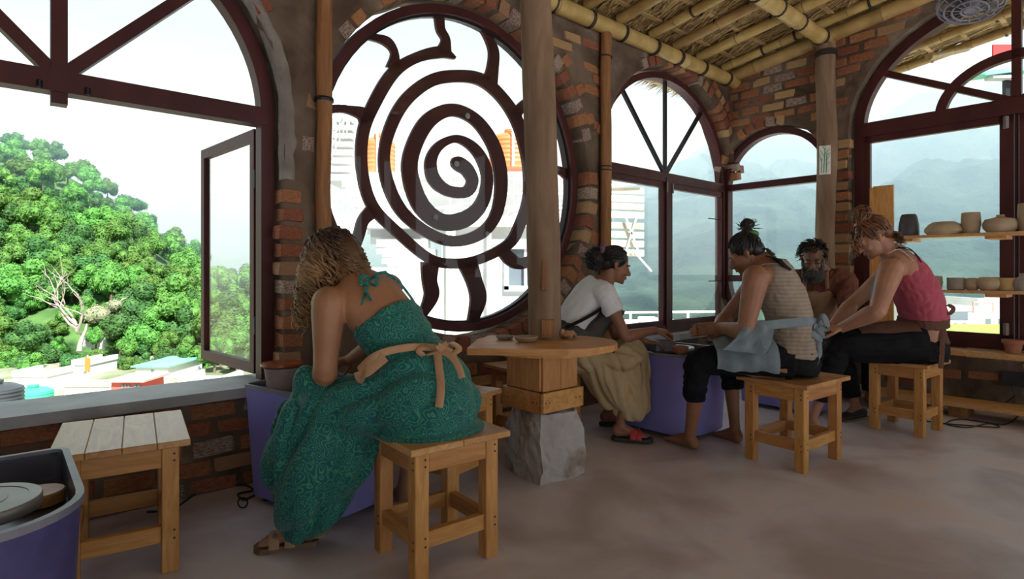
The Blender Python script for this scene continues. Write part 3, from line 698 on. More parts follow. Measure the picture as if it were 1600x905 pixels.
# ------------------------------------------------------------------ timber posts
def post(name, label, a, b, w, t, m, up, seed):
    mb = MB(); rr = random.Random(seed); n = 9; a = V(a); b = V(b)
    pts = [a+(b-a)*i/(n-1)+V((rr.uniform(-.006, .006), rr.uniform(-.006, .006), 0)) for i in range(n)]
    mb.tube(pts, [(w/2*rr.uniform(.92, 1.06), t/2*rr.uniform(.95, 1.05)) for _ in range(n)], 14, ref=up)
    return single(mb, name, MATS[m], label, 'post', V(b), smooth=True)
p1 = post('timber_post', 'slim orange-brown timber post on the wall left of the round window', A3(4.73, 3.1, -.045), A3(4.73, 0, -.045), .088, .085, 'wood_dark', D1, 1)
b_ = MB(); b_.tube([A3(4.73, 2.06, -.045)+(D1*math.cos(x)*.05+NA*math.sin(x)*.048) for x in [2*math.pi*i/14 for i in range(14)]], [(.004, .012)]*14, 6, close=True, ref=NA)
b_.build('strap', MATS['metal_dark'], p1)
p2 = post('timber_post', 'cracked timber post between the round window and the corner window', A3(2.285, 3.1, -.045), A3(2.285, 0, -.045), .115, .08, 'wood_dark', D1, 2)
b_ = MB()
for z in (1.95, 1.98, 2.9): b_.tube([A3(2.285, z, -.045)+(D1*math.cos(x)*.062+NA*math.sin(x)*.046) for x in [2*math.pi*i/14 for i in range(14)]], .006, 5, close=True)
tag(b_.build('lashing', MATS['lashing'], p2), kind='stuff')
PB = V((.19, 3.25, 0))
tr_ = MB(); rr = random.Random(9); pts = [PB+V((.035*math.sin(i*.5)*.3-.0075*i, .01*math.cos(i*.7), .36+i*.304)) for i in range(11)]
tr_.tube(pts, [.092*(1.04-.008*i)*rr.uniform(.97, 1.03) for i in range(11)], 18, wob=lambda i, t: 1+.03*math.sin(3*t+i*.6)+.02*math.sin(5*t-i))
tp = single(tr_, 'tree_trunk_post', MATS['trunk'], 'thick brown tree-trunk post rising through the plank table', 'post', PB+V((0, 0, .36)), smooth=True)
MB().box(PB+V((-.015, -.09, 1.08)), (.03, .02, .17), None, .006).build('bark_scar', MATS['wood_dark'], tp)
MB().box(PB+V((.005, -.09, .79)), (.07, .02, .1), None, .004).build('wood_patch', MATS['wood_dark'], tp)
CP = C3(1.02, 0, -.23)
cp_ = MB(); pts = [CP+V((.008*math.sin(i), .008*math.cos(i*1.3), i*.3)) for i in range(11)]+[CP+ZUP*3.24]
cp_.tube(pts, [.085*rr.uniform(.95, 1.05) for _ in pts], 16, wob=lambda i, t: 1+.025*math.sin(4*t+i))
tpc = single(cp_, 'corner_trunk_post', MATS['trunk'], 'straight tree-trunk post beside the capsule window carrying the purlin', 'post', CP, smooth=True)
lash(CP+ZUP*3.16, ZUP, .09, tpc, 5)
# painted card pinned to that post
cdir = (V((0, 0, 0))-CP); cdir.z = 0; cdir.normalize(); cx_ = cdir.cross(ZUP)*-1
cc = CP+cdir*.094+cx_*-.01; cc.z = HC-(250-CY)/F_*cc.y
card = thing('painted_card', 'small white card with green bamboo drawing pinned on the corner post', 'card', cc-ZUP*.135)
Rc = Matrix((cx_, cdir, ZUP)).transposed()
MB().box(cc, (.095, .006, .27), Rc, .001).build('card', MATS['white_card'], card)
g_ = MB()
for x0, z0, x1, z1, w_ in ((-.01, -.12, .002, .11, .007), (.012, -.12, .016, .06, .006), (-.03, -.12, -.026, .02, .005), (.002, .06, .04, .1, .004), (.016, .0, .042, .045, .004), (-.026, -.02, -.045, .05, .004), (-.005, .03, -.035, .09, .004), (.01, -.05, .04, -.02, .004), (.0, .1, -.02, .125, .005), (.02, .05, .045, .06, .005)):
    g_.bar(cc+cx_*x0+ZUP*z0+cdir*.004, cc+cx_*x1+ZUP*z1+cdir*.004, w_, .003, up=cdir, ch=0)
tag(g_.build('bamboo_drawing', MATS['card_green'], card), kind='stuff')
MB().tube([cc+ZUP*.13, cc+ZUP*.19+cdir*.004], .008, 8).build('clip', MATS['wood_dark'], card)

# ------------------------------------------------------------------ stools
def stool(label, loc, rz, w, d, h=.488, boards=3, leg=.056, inset=.035, ext=None, seed=0):
    t = thing('wooden_stool', label, 'stool', (loc[0], loc[1], 0), rz, 'pine stools in the pottery studio')
    bw = w/boards; th_ = .024
    for i in range(boards):
        MB().box((-w/2+bw*(i+.5), 0, h-th_/2), (bw-.0014, d, th_), None, .0025).build('seat_board', MATS['wood_top2'], t, local=True)
    lx, ly = w/2-inset-leg/2, d/2-inset-leg/2; zt = h-th_
    for sx in (-1, 1):
        for sy in (-1, 1):
            l = MB().box((sx*lx, sy*ly, zt/2), (leg, leg, zt), None, .003).build('leg', MATS['wood'], t, local=True)
            sc = MB()
            for z in (zt-.03, zt-.055, .155, .125):
                off = .012 if int(z*1000) % 2 else -.012
                sc.tube([(sx*lx+off, sy*(ly+leg/2-.002), z), (sx*lx+off, sy*(ly+leg/2+.0012), z)], .0042, 8)
                sc.tube([(sx*(lx+leg/2-.002), sy*ly-off, z-.008), (sx*(lx+leg/2+.0012), sy*ly-off, z-.008)], .0042, 8)
            tag(sc.build('screws', MATS['screw'], l, local=True), kind='stuff')
    for sy in (-1, 1):
        MB().box((0, sy*(ly+leg/2-.014), zt-.04), (2*lx-leg, .022, .075), None, .002).build('apron', MATS['wood_h'], t, local=True)
        MB().box((0, sy*(ly), .14), (2*lx-leg, .03, .06), None, .002).build('stretcher', MATS['wood_h'], t, local=True)
    for sx in (-1, 1):
        MB().box((sx*(lx+leg/2-.014), 0, zt-.04), (.022, 2*ly-leg, .075), None, .002).build('apron', MATS['wood_hy'], t, local=True)
        MB().box((sx*lx, 0, .14), (.03, 2*ly-leg, .06), None, .002).build('stretcher', MATS['wood_hy'], t, local=True)
    return t
mat('wood_h', (.44, .195, .055), (.58, .29, .095), 5, .5, .2, 30, stretch=(.9, 6, 6), c3=(.64, .35, .13), dist=1.2, rnd=.22)
mat('wood_hy', (.44, .195, .055), (.58, .29, .095), 5, .5, .2, 30, stretch=(6, .9, 6), c3=(.64, .35, .13), dist=1.2, rnd=.22)
mat('wood_top2', (.45, .225, .08), (.58, .32, .125), 5, .32, .15, 30, stretch=(6, .9, 6), c3=(.64, .39, .18), dist=1.1, rnd=.18)
R_ = math.radians
stool('empty wooden stool with pale plank seat below the open left window', (-1.50, 2.235), R_(33), .42, .54, boards=4)
stool('wooden stool under the woman in the teal paisley dress', (-.30, 2.27), R_(37.7), .43, .41, boards=2)
stool('wooden stool under the woman in the beige tank top', (1.66, 3.42), R_(37), .52, .42, boards=3)
stool('wooden stool under the woman in the pink top', (2.76, 4.06), R_(37), .44, .40, boards=2)
stool('empty wooden stool behind the paisley dress beside the concrete block', (-.33, 2.99), R_(56), .40, .40, boards=2)
stool('long wooden stool under the woman in the white t-shirt', (.16, 3.84), R_(36), .60, .36, h=.5, boards=3)

# ------------------------------------------------------------------ pottery wheels in purple tubs
def roundrect(L, W, rf, rb, n=8):
    """x forward; rf = front corner radius, rb = back corner radius"""
    P = []
    for cx, cy, r, t0 in ((L/2-rf, W/2-rf, rf, 90), (L/2-rf, -W/2+rf, rf, 0), (-L/2+rb, -W/2+rb, rb, -90), (-L/2+rb, W/2-rb, rb, -180)):
        for i in range(n+1):
            t = math.radians(t0-90*i/n); P.append((cx+r*math.cos(t), cy+r*math.sin(t)))
    return P
def tub(label, loc, rz, L=.66, W=.60, H=.565, rf=.2, rb=.04, wheel=(.05, 0.), shaded=False, wr=.135, tray=.09):
    t = thing('pottery_wheel', label, 'pottery wheel', (loc[0], loc[1], 0), rz, 'purple pottery wheels')
    out = roundrect(L, W, rf, rb); inn = roundrect(L-.022, W-.022, rf-.011, max(.01, rb-.011)); f = lambda a, b, c: V((a, b, c))
    low = roundrect(L-.05, W-.05, rf-.02, rb)
    n = len(out); mb = MB()
    vs = [f(*p, .035) for p in low]+[f(*p, H-.02) for p in out]
    mb.add(vs, [(i, (i+1) % n, n+(i+1) % n, n+i) for i in range(n)]+[tuple(range(n))])
    mb.build('tub_body', MATS['purple_shaded_dirty' if shaded else 'purple_paint'], t, local=True, smooth=True)
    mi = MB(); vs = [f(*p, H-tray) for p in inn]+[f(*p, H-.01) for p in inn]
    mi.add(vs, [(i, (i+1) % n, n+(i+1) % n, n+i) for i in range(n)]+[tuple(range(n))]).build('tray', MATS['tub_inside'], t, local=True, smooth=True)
    big = roundrect(L+.012, W+.012, rf+.006, rb+.006)
    MB().prism(big, f, H-.018, H, [list(reversed(inn))]).build('rim', MATS['rim_grey'], t, local=True)
    wx, wy = wheel
    wh = MB().lathe([(0, -.03), (wr*.98, -.03), (wr, -.026), (wr, -.003), (wr*.98, 0), (wr*.8, .0), (wr*.79, -.0015), (wr*.5, -.0015), (wr*.49, 0), (0, 0)], (wx, wy, H+.01), 40).build('wheel_head', MATS['wheel_metal'], t, local=True, smooth=True)
    MB().tube([(wx, wy, H-tray), (wx, wy, H-.02)], .03, 14).build('shaft', MATS['metal_dark'], t, local=True)
    for a, b in ((L/2-.12, W/2-.1), (L/2-.12, -W/2+.1), (-L/2+.08, W/2-.08), (-L/2+.08, -W/2+.08)):
        MB().tube([(a, b, 0), (a, b, .04)], .022, 10).build('foot', MATS['black_plastic'], t, local=True)
    return t
TW = R_(-48.6)
tub('shade-darkened purple pottery wheel in the bottom left corner of the foreground', (-1.315, 1.383), TW, W=.44, wheel=(.103, .02), shaded=True, wr=.128)
tub('purple pottery wheel in front of the woman in the teal dress', (-.898, 2.788), R_(-34), L=.64, W=.46, rf=.12, tray=.035)
tub('purple pottery wheel between the white t-shirt and the beige tank top', (1.13, 4.09), TW, wheel=(.02, 0))
tub('purple pottery wheel in front of the bearded man', (2.30, 4.76), TW)

# round wooden bat lying in the foreground tub
bt = V((-1.272, 1.555, .478))
ob = MB().lathe([(0, 0), (.056, 0), (.06, .004), (.06, .03), (.056, .034), (0, .034)], bt, 30); single(ob, 'wooden_bat', MATS['wood_top'], 'small round wooden disc lying in the foreground tub', 'wooden disc', bt, True)

# container of slip on the tub by the paisley dress
jp = V((-1.09, 2.745, .531))
j = thing('slip_container', 'clear plastic container smeared with red-brown clay slip on the purple tub', 'container', jp)
MB().lathe([(.062, 0), (.066, .004), (.08, .128), (.092, .13), (.093, .138), (.079, .14), (.077, .134), (.066, .06)], jp, 30).build('container', MATS['clear_plastic'], j, smooth=True)
MB().lathe([(.0632, .004), (.077, .105), (0, .106)], jp, 28).build('slip', MATS['slip'], j, smooth=True)
MB().lathe([(.0805, .118), (.0945, .129), (.0945, .139), (.08, .1415)], jp, 30, .01).build('smeared_rim', MATS['slip'], j, smooth=True)

# ------------------------------------------------------------------ plank table around the trunk, on a concrete block
bc = V((.18, 3.2, 0)); rb_ = random.Random(3)
bm = bmesh.new(); bmesh.ops.create_cube(bm, size=1.); bmesh.ops.subdivide_edges(bm, edges=bm.edges[:], cuts=9, use_grid_fill=True)
for v in bm.verts:
    v.co.x *= .31; v.co.y *= .34; v.co.z = (v.co.z+.5)*.355
    k = 1-.22*max(0, (v.co.z-.2)/.155)**2; v.co.x *= k; v.co.y *= k
    n_ = noise.noise_vector(v.co*8)*.02+noise.noise_vector(v.co*24)*.011
    v.co += n_; v.co.z = max(v.co.z, 0)
me = bpy.data.meshes.new('concrete_block'); bm.to_mesh(me); bm.free()
blk = link('concrete_block', me, MATS['concrete_block']); blk.location = bc; blk.rotation_euler.z = R_(34)
tag(blk, 'rough chipped concrete block on the floor carrying the plank table', 'concrete block')
tt = thing('post_table', 'round-edged plank table with box base built around the trunk post', 'table', (.17, 3.19, .36))
tc_ = V((.17, 3.08, 0)); an = R_(-4); ux = V((math.cos(an), math.sin(an), 0)); uy = V((-math.sin(an), math.cos(an), 0))
def ellx(y): return .39*math.sqrt(max(0., 1-((y-.03)/.335)**2))
ys = [-.29, -.14, .0, .14, .30]
for k in range(4):
    y0, y1 = ys[k]+.0012, ys[k+1]-.0012; P = []
    for i in range(9): y = y0+(y1-y0)*i/8; P.append((min(ellx(y), .385), y))
    for i in range(9): y = y1+(y0-y1)*i/8; P.append((-.37+.05*max(0, y-.1)/.2, y))
    MB().prism(P, lambda a, b, t: tc_+ux*a+uy*b+ZUP*t, .695, .728).build('top_board', MATS['wood_h'], tt)
MB().prism([(.30*math.cos(t), .24*math.sin(t)) for t in [2*math.pi*i/24 for i in range(24)]], lambda a, b, t: tc_+ux*a+uy*b+ZUP*t, .675, .694).build('under_board', MATS['wood_h'], tt)
xc = V((.165, 3.195, 0)); a45 = R_(41); vx = V((math.cos(a45), math.sin(a45), 0)); vy = V((-vx.y, vx.x, 0)); RR = Matrix((vx, vy, ZUP)).transposed()
for k, (ax, sg) in enumerate(((vx, 1), (vx, -1), (vy, 1), (vy, -1))):
    ot = vy if ax is vx else vx
    for q in (-1, 1):
        MB().box(xc+ax*sg*.135+ot*q*.066+ZUP*.575, (.018 if ax is vx else .13, .13 if ax is vx else .018, .2), RR, .002).build('box_board', MATS['wood'], tt)
    MB().box(xc+ax*sg*.152+ZUP*.42, (.02 if ax is vx else .324, .324 if ax is vx else .02, .105), RR, .002).build('collar_board', MATS['wood_h'], tt)
    s_ = MB()
    for q in (-.13, -.1, .1, .13): s_.tube([xc+ax*sg*.16+ot*q+ZUP*.42, xc+ax*sg*.1635+ot*q+ZUP*.42], .004, 6)
    tag(s_.build('screws', MATS['screw'], tt), kind='stuff')
def bowl(name, label, p, r, h, m, n=26):
    prof = [(0, 0), (r*.6, 0), (r*.85, h*.3), (r, h*.85), (r*.98, h), (r*.9, h), (r*.78, h*.4), (r*.4, h*.18), (0, h*.16)]
    return single(MB().lathe(prof, p, n), name, MATS[m], label, 'bowl', V(p), True)
bowl('clay_dish', 'shallow grey clay dish on the plank table, nearer the left edge', V((-.04, 3.19, .728)), .05, .022, 'clay_grey')
bowl('clay_dish', 'wider brown clay dish on the plank table against the trunk post', V((.075, 3.08, .728)), .065, .03, 'clay_buff')
# crumpled rag behind the post
rg = MB(); rr = random.Random(12)
for i in range(9):
    c_ = V((.29+rr.uniform(-.05, .06), 3.22+rr.uniform(-.05, .05), .742+rr.uniform(0, .025))); rg.ell(c_, (rr.uniform(.02, .04), rr.uniform(.015, .03), rr.uniform(.012, .024)), Matrix.Rotation(rr.uniform(0, 3), 3, 'Z'), 10, 7)
o = remeshed(rg, 'crumpled_rag', MATS['band_ochre'], None, .004, 1, lambda co, no: np.array([noise.noise(V(c)*45)*.006 for c in co.tolist()], np.float32))
tag(o, 'crumpled ochre rag on the plank table behind the trunk', 'rag')

# things on the tub between the two women
bowl('clay_bowl', 'small brown clay bowl on the tub rim before the black-trousered knee', V((1.10, 3.78, .566)), .052, .048, 'terracotta')
wb = thing('water_box', 'small grey-white rectangular water box by the working hands', 'box', V((1.03, 3.93, .566)))
for a, b, sz in ((0, .05, (.13, .006, .07)), (0, -.05, (.13, .006, .07)), (.064, 0, (.006, .1, .07)), (-.064, 0, (.006, .1, .07))): MB().box(V((1.03+a, 3.93+b, .602)), sz, None, .001).build('side', MATS['rim_grey'], wb)
MB().box(V((1.03, 3.93, .585)), (.12, .094, .03), None, .001).build('clay_water', MATS['clay_wet'], wb)

# ------------------------------------------------------------------ shelves, ledge and pots on the right wall
f_ = lambda o0, o1, a0, a1, z0, z1, nm, m, par=None: MB().prism(rect(a0, z0, a1, z1), fC, o0, o1).build(nm, MATS[m], par)
led = f_(-.30, oC-.001, 1.2, 4.6, .425, .468, 'ledge_board', 'wood_top'); tag(led, 'long pale wooden ledge board under the wide arched window', 'ledge')
lp = thing('low_plank', 'long low plank on wooden blocks by the foot of the right wall', 'plank', C3(2.3, 0, -.57))
f_(-.70, -.42, .8, 4.4, .085, .115, 'plank', 'wood_top', lp)
for a in (1.1, 2.05, 3.1): f_(-.66, -.46, a, a+.12, 0, .085, 'block', 'wood_dark', lp)
SZ1, SZ2, SO = 1.405, .955, -.27
up1 = thing('shelf_upright', 'upright pale plank behind the pink-topped woman holding the pottery shelves', 'plank', C3(1.44, .47, SO))
f_(SO-.09, SO+.03, 1.425, 1.447, .47, 1.84, 'cheek', 'wood', up1); f_(SO-.07, SO-.045, 1.447, 1.60, .47, 1.85, 'board', 'wood', up1)
for z, lab, a1 in ((SZ1, 'upper pottery shelf board across the wide window', 4.2), (SZ2, 'lower pottery shelf board across the wide window', 4.2)):
    sh = thing('shelf', lab, 'shelf', C3(1.9, z-.05, SO))
    f_(SO-.1, SO+.1, 1.605, a1, z-.024, z, 'board', 'wood_top', sh)
    for a in (1.615, 2.22, 3.2): f_(SO-.1, oC, a, a+.13, z-.05, z-.0245, 'bracket', 'wood', sh)
up2 = f_(SO-.02, SO+.06, 3.3, 3.36, .468, 1.9, 'shelf_upright', 'wood'); tag(up2, 'square upright carrying the far right ends of the shelves', 'post')
def pot(px, z, w, h, prof, m, label, name='clay_pot'):
    u, _ = pC(px, 400, SO); p = C3(u, z, SO); k = p.y/F_; r = w/2*k; hh = h*k
    o = single(MB().lathe([(a*r, b*hh) for a, b in prof], p, 30, .012), name, MATS[m], label, 'pot', p, True); o['group'] = 'pots drying on the shelves'; return o
cyl = [(0, 0), (.8, 0), (.86, .05), (1, .5), (.92, .97), (.88, 1), (.8, 1), (.84, .5), (.7, .1), (0, .08)]
cup = [(0, 0), (.9, 0), (1, .06), (1, .97), (.97, 1), (.9, 1), (.88, .5), (.8, .12), (0, .1)]
squat = [(0, 0), (.62, 0), (.9, .25), (1, .55), (.9, .82), (.66, 1), (.58, 1), (.8, .6), (.6, .15), (0, .12)]
sphere = [(0, 0), (.55, 0), (.86, .2), (1, .5), (.88, .82), (.5, 1), (.42, 1), (.7, .5), (.5, .1), (0, .08)]
pot(1420, SZ1, 28, 34, [(0, 0), (.95, 0), (1, .08), (.97, .5), (.8, .88), (.66, 1), (.5, 1), (.6, .6), (0, .1)], 'clay_black', 'charcoal black tapered vase at the left end of the upper shelf', 'black_vase')
pot(1475, SZ1, 52, 20, [(0, 0), (.8, 0), (1, .25), (.97, .5), (.75, .85), (.55, 1), (.5, .98), (.7, .5), (0, .1)], 'clay_buff', 'low squat buff bowl between vase and cylinder on the upper shelf', 'squat_bowl')
pot(1517, SZ1, 26, 33, cyl, 'clay_buff', 'tall buff barrel cup on the upper shelf', 'barrel_cup')
pot(1563, SZ1, 46, 28, [(0, 0), (.7, 0), (.95, .25), (1, .5), (.85, .74), (.3, .86), (.22, .9), (.24, .97), (.2, 1), (0, 1)], 'clay_buff', 'round lidded gourd jar with a knob on the upper shelf', 'gourd_jar')
pot(1606, SZ1, 26, 44, cyl, 'clay_buff', 'tall pot cut by the right picture edge on the upper shelf', 'tall_pot')
pot(1459, SZ2, 24, 21, cyl, 'clay_buff', 'small buff cup on the lower shelf touching the pink top', 'small_cup')
pot(1494, SZ2, 24, 19, cup, 'clay_grey', 'straight greyish cup on the lower shelf, leftmost fully visible', 'straight_cup')
pot(1519, SZ2, 23, 19, sphere, 'clay_buff', 'little rounded cup with collar on the lower shelf', 'rounded_cup')
pot(1546, SZ2, 35, 21, squat, 'clay_buff', 'plump round bowl in the middle of the lower shelf', 'round_bowl')
pot(1574, SZ2, 24, 20, cup, 'brick_yellow', 'pale straight cup on the lower shelf before the window stile', 'pale_cup')
pot(1600, SZ2, 32, 28, [(0, 0), (.8, 0), (1, .3), (.9, .6), (.4, .8), (.32, .95), (.4, 1), (.3, 1), (.3, .8), (0, .3)], 'clay_grey', 'narrow-necked pot at the right edge of the lower shelf', 'necked_pot')
pu = C3(pC(1583, 540, -.2)[0], .468, -.2)
fp = thing('flower_pot', 'small terracotta flower pot on the wooden ledge', 'flower pot', pu)
MB().lathe([(0, 0), (.045, 0), (.058, .075), (.07, .077), (.072, .105), (.062, .105), (.05, .05), (0, .045)], pu, 26).build('pot', MATS['terracotta'], fp, smooth=True)
MB().lathe([(0, .085), (.058, .085)], pu, 20).build('soil', MATS['bark'], fp)
so = thing('socket_box', 'black socket box with a hanging cable on the wall below the ledge', 'socket', C3(2.55, .2, oC-.02))
u0, z0 = pC(1566, 590, oC); f_(oC-.035, oC+.0, u0, u0+.26, z0-.055, z0+.055, 'box', 'black_plastic', so)
MB().tube([C3(u0+.07, z0-.05, oC-.03), C3(u0+.08, z0-.12, oC-.05), C3(u0+.08, .13, oC-.08), C3(u0+.05, .1, oC-.25)], .006, 6).build('cable', MATS['black_plastic'], so, smooth=True)
def cable(name, label, pts, r=.005):
    Q = crom([tuple(p) for p in pts], 7); return single(MB().tube(Q, r, 7), name, MATS['black_plastic'], label, 'cable', None, True)
cable('floor_cable', 'black cable looping on the floor before the low plank', [onfloor(x, y, .007) for x, y in ((1600, 640), (1575, 662), (1540, 660), (1500, 655), (1478, 662), (1510, 668), (1545, 662), (1560, 668), (1500, 664), (1460, 660), (1430, 655))])
cable('extension_cable', 'black cord lying along the foot of the left wall', [onfloor(x, y, .007) for x, y in ((230, 800), (270, 795), (310, 770), (345, 762), (380, 758), (395, 766), (372, 772), (385, 780), (420, 760))])
wi = MB(); p = onfloor(388, 790, .0); wi.tube([p+V((-.012, -.03, 0))+V((.022*math.cos(t), 0, .025+.024*math.sin(t))) for t in [2*math.pi*i/16 for i in range(16)]], .0035, 6, close=True)
single(wi, 'wire_ring', MATS['metal_dark'], 'small dark wire ring on the floor at the purple tub corner', 'ring')

# ------------------------------------------------------------------ caged fan under the roof
fc = at(1517, 4, 3.55); fan = thing('ceiling_fan', 'round caged fan wrapped in clear plastic under the thatch roof', 'fan', fc)
Rf = Matrix.Rotation(R_(14), 3, 'Y') @ Matrix.Rotation(R_(-10), 3, 'X')
def fr(a, r, z): return fc+Rf@V((r*math.cos(a), r*math.sin(a), z))
for r, z in ((.17, 0), (.165, .03), (.165, -.03), (.13, -.05), (.09, -.058), (.045, -.06)):
    MB().tube([fr(2*math.pi*i/36, r, z) for i in range(36)], .006, 6, close=True).build('cage_ring', MATS['rim_grey'], fan, smooth=True)
for k in range(14):
    a = 2*math.pi*k/14; MB().tube([fr(a, .03, -.06), fr(a, .12, -.054), fr(a, .165, -.03), fr(a, .17, 0), fr(a, .16, .03), fr(a, .05, .06)], .003, 5).build('cage_wire', MATS['rim_grey'], fan)
for k in range(4):
    a = 2*math.pi*k/4; MB().prism([(.02, -.02), (.14, -.045), (.15, .03), (.02, .02)], lambda x, y, t, a=a: fc+Rf@V((x*math.cos(a)-y*math.sin(a), x*math.sin(a)+y*math.cos(a), t+y*.25)), -.003, .003).build('blade', MATS['clay_black'], fan)
MB().tube([fc+Rf@V((0, 0, z)) for z in (-.06, -.04, .05, .09)], [.03, .045, .055, .03], 16).build('motor', MATS['rim_grey'], fan, smooth=True)
MB().tube([fc+Rf@V((0, 0, .08)), V((fc.x, fc.y, roof_z(fc)+.05))], .012, 8).build('rod', MATS['metal_dark'], fan)
# ------------------------------------------------------------------ people
def path(mb, P, lat=None, n=16, k=4, **kw):
    """smooth limb / torso: P = (point, ra[, rb])"""
    Q = crom([(*p[0], p[1], p[2] if len(p) > 2 else p[1]) for p in P], k)
    mb.tube([q[:3] for q in Q], [(max(.002, q[3]), max(.002, q[4])) for q in Q], n, ref=lat, **kw)
def frame(f, upv=ZUP):
    f = V(f).normalized(); r = f.cross(V(upv)).normalized(); u = r.cross(f).normalized(); return Matrix((r, f, u)).transposed()
def head(mb, c, f, sc=1., upv=ZUP, neck=None, male=False, nr=.05):
    R = frame(f, upv); P = lambda x, y, z: V(c)+R@V((x*sc, y*sc, z*sc))
    E = lambda p, r: mb.ell(P(*p), [x*sc for x in r], R, 18, 12)
    E((0, -.014, .034), (.073, .092, .082)); E((0, .034, -.03), (.06, .056, .08)); E((0, .046, -.078), (.044, .042, .032)); E((0, .074, -.096), (.02, .018, .016))
    path(mb, [(P(0, .084, .014), .006*sc), (P(0, .096, -.008), .008*sc), (P(0, .109, -.03), .0125*sc), (P(0, .098, -.038), .011*sc)], n=10)
    for s in (-1, 1):
        E((s*.0115, .095, -.034), (.0075, .009, .0065)); E((s*.034, .06, -.03), (.024, .026, .026)); E((s*.03, .076, .022), (.024, .011, .0085))
        E((s*.03, .073, -.001), (.016, .014, .012))
        path(mb, [(P(s*.07, .0, -.035), .006*sc), (P(s*.079, -.008, -.01), (.009)*sc), (P(s*.081, -.014, .012), .010*sc), (P(s*.074, .0, .02), .007*sc)], n=8)
        E((s*.074, -.004, -.008), (.006, .014, .026))
    E((0, .086, -.0585), (.023, .0115, .0065)); E((0, .083, -.070), (.02, .011, .0075))
    if neck is not None:
        path(mb, [(P(0, -.02, -.01), nr*.9*sc), (P(0, -.025, -.06), nr*sc), (V(neck)+(P(0, -.02, -.06)-V(neck))*.4, nr*1.02*sc), (V(neck), nr*1.2*sc), (V(neck)-(P(0, 0, 0)-V(neck))*.4, nr*1.5*sc)])
    return R, P
def face_bits(par, c, f, sc, browm, upv=ZUP, lips=True):
    R = frame(f, upv); P = lambda x, y, z: V(c)+R@V((x*sc, y*sc, z*sc))
    for s in (-1, 1):
        MB().tube([P(s*(.031+.015*math.cos(t)), .0855+.004*math.sin(t), .001-.004*math.sin(t)) for t in [math.pi*i/7 for i in range(8)]], .0022*sc, 6).build('eyelash', MATS['eye_dark'], par)
        MB().tube([P(s*x, y, z) for x, y, z in ((.012, .092, .0225), (.028, .09, .028), (.045, .077, .024))], [.0028*sc, .0035*sc, .0016*sc], 6).build('eyebrow', MATS[browm], par)
    if lips:
        for z, r in ((-.0595, .0042), (-.0685, .0052)): MB().tube([P(x, .0965-abs(x)*.42-(.0595+z)*-.1, z+abs(x)*.08) for x in (-.022, -.012, 0, .012, .022)], [r*.4*sc, r*.9*sc, r*sc, r*.9*sc, r*.4*sc], 8).build('lip', MATS['lips'], par, smooth=True)
def hand(mb, w, d, pn, side, curl=.5, sc=1., spread=.05, thumb=.6):
    """w wrist, d finger direction, pn direction the palm faces, side +1: thumb on d x pn side"""
    d = V(d).normalized(); pn = (V(pn)-d*V(pn).dot(d)).normalized(); x = d.cross(pn)*side; w = V(w)
    path(mb, [(w-d*.02*sc, .026*sc, .02*sc), (w+d*.015*sc, .030*sc, .017*sc), (w+d*.055*sc, .040*sc, .0155*sc), (w+d*.088*sc, .039*sc, .012*sc)], lat=x, n=14)
    for i, (off, L) in enumerate(((.029, .074), (.0098, .082), (-.0098, .076), (-.028, .06))):
        b = w+x*off*sc+d*.083*sc; dd = (d+x*off*spread*20).normalized(); pts = [(b-dd*.02*sc, .0095*sc), (b, .0095*sc)]; ang = 0
        for j, fr_ in enumerate((.46, .31, .23)):
            ang += curl*(.55 if j == 0 else 1.)*(1+.12*i); v = dd*math.cos(ang)+pn*math.sin(ang); b = b+v*L*fr_*sc; pts.append((b, (.0088-.0012*j)*sc))
        Q = [p for p in pts]; mb.tube([q[0] for q in Q], [q[1] for q in Q], 9); mb.ell(Q[-1][0], (Q[-1][1],)*3, None, 8, 6)
    b = w+x*.024*sc+d*.02*sc; v1 = (x*thumb+d*.75+pn*.35).normalized(); v2 = (x*thumb*.35+d*.9+pn*.45).normalized()
    p1 = b+v1*.045*sc; p2 = p1+v2*.032*sc; p3 = p2+v2*.025*sc
    mb.tube([b, p1, p2, p3], [.0155*sc, .0115*sc, .0098*sc, .0075*sc], 10); mb.ell(p3, (.0075*sc,)*3, None, 8, 6)
def arm(mb, sh, el, wr, sc=1., n=14):
    sh, el, wr = V(sh), V(el), V(wr); a = el-sh; b = wr-el
    path(mb, [(sh-a*.04, .046*sc), (sh+a*.12, .05*sc), (sh+a*.4, .044*sc), (sh+a*.75, .037*sc), (el, .036*sc), (el+b*.22, .039*sc), (el+b*.6, .031*sc), (wr, .0235*sc), (wr+b*.06, .023*sc)], n=n)
    mb.ell(sh, (.052*sc,)*3, None, 14, 10)
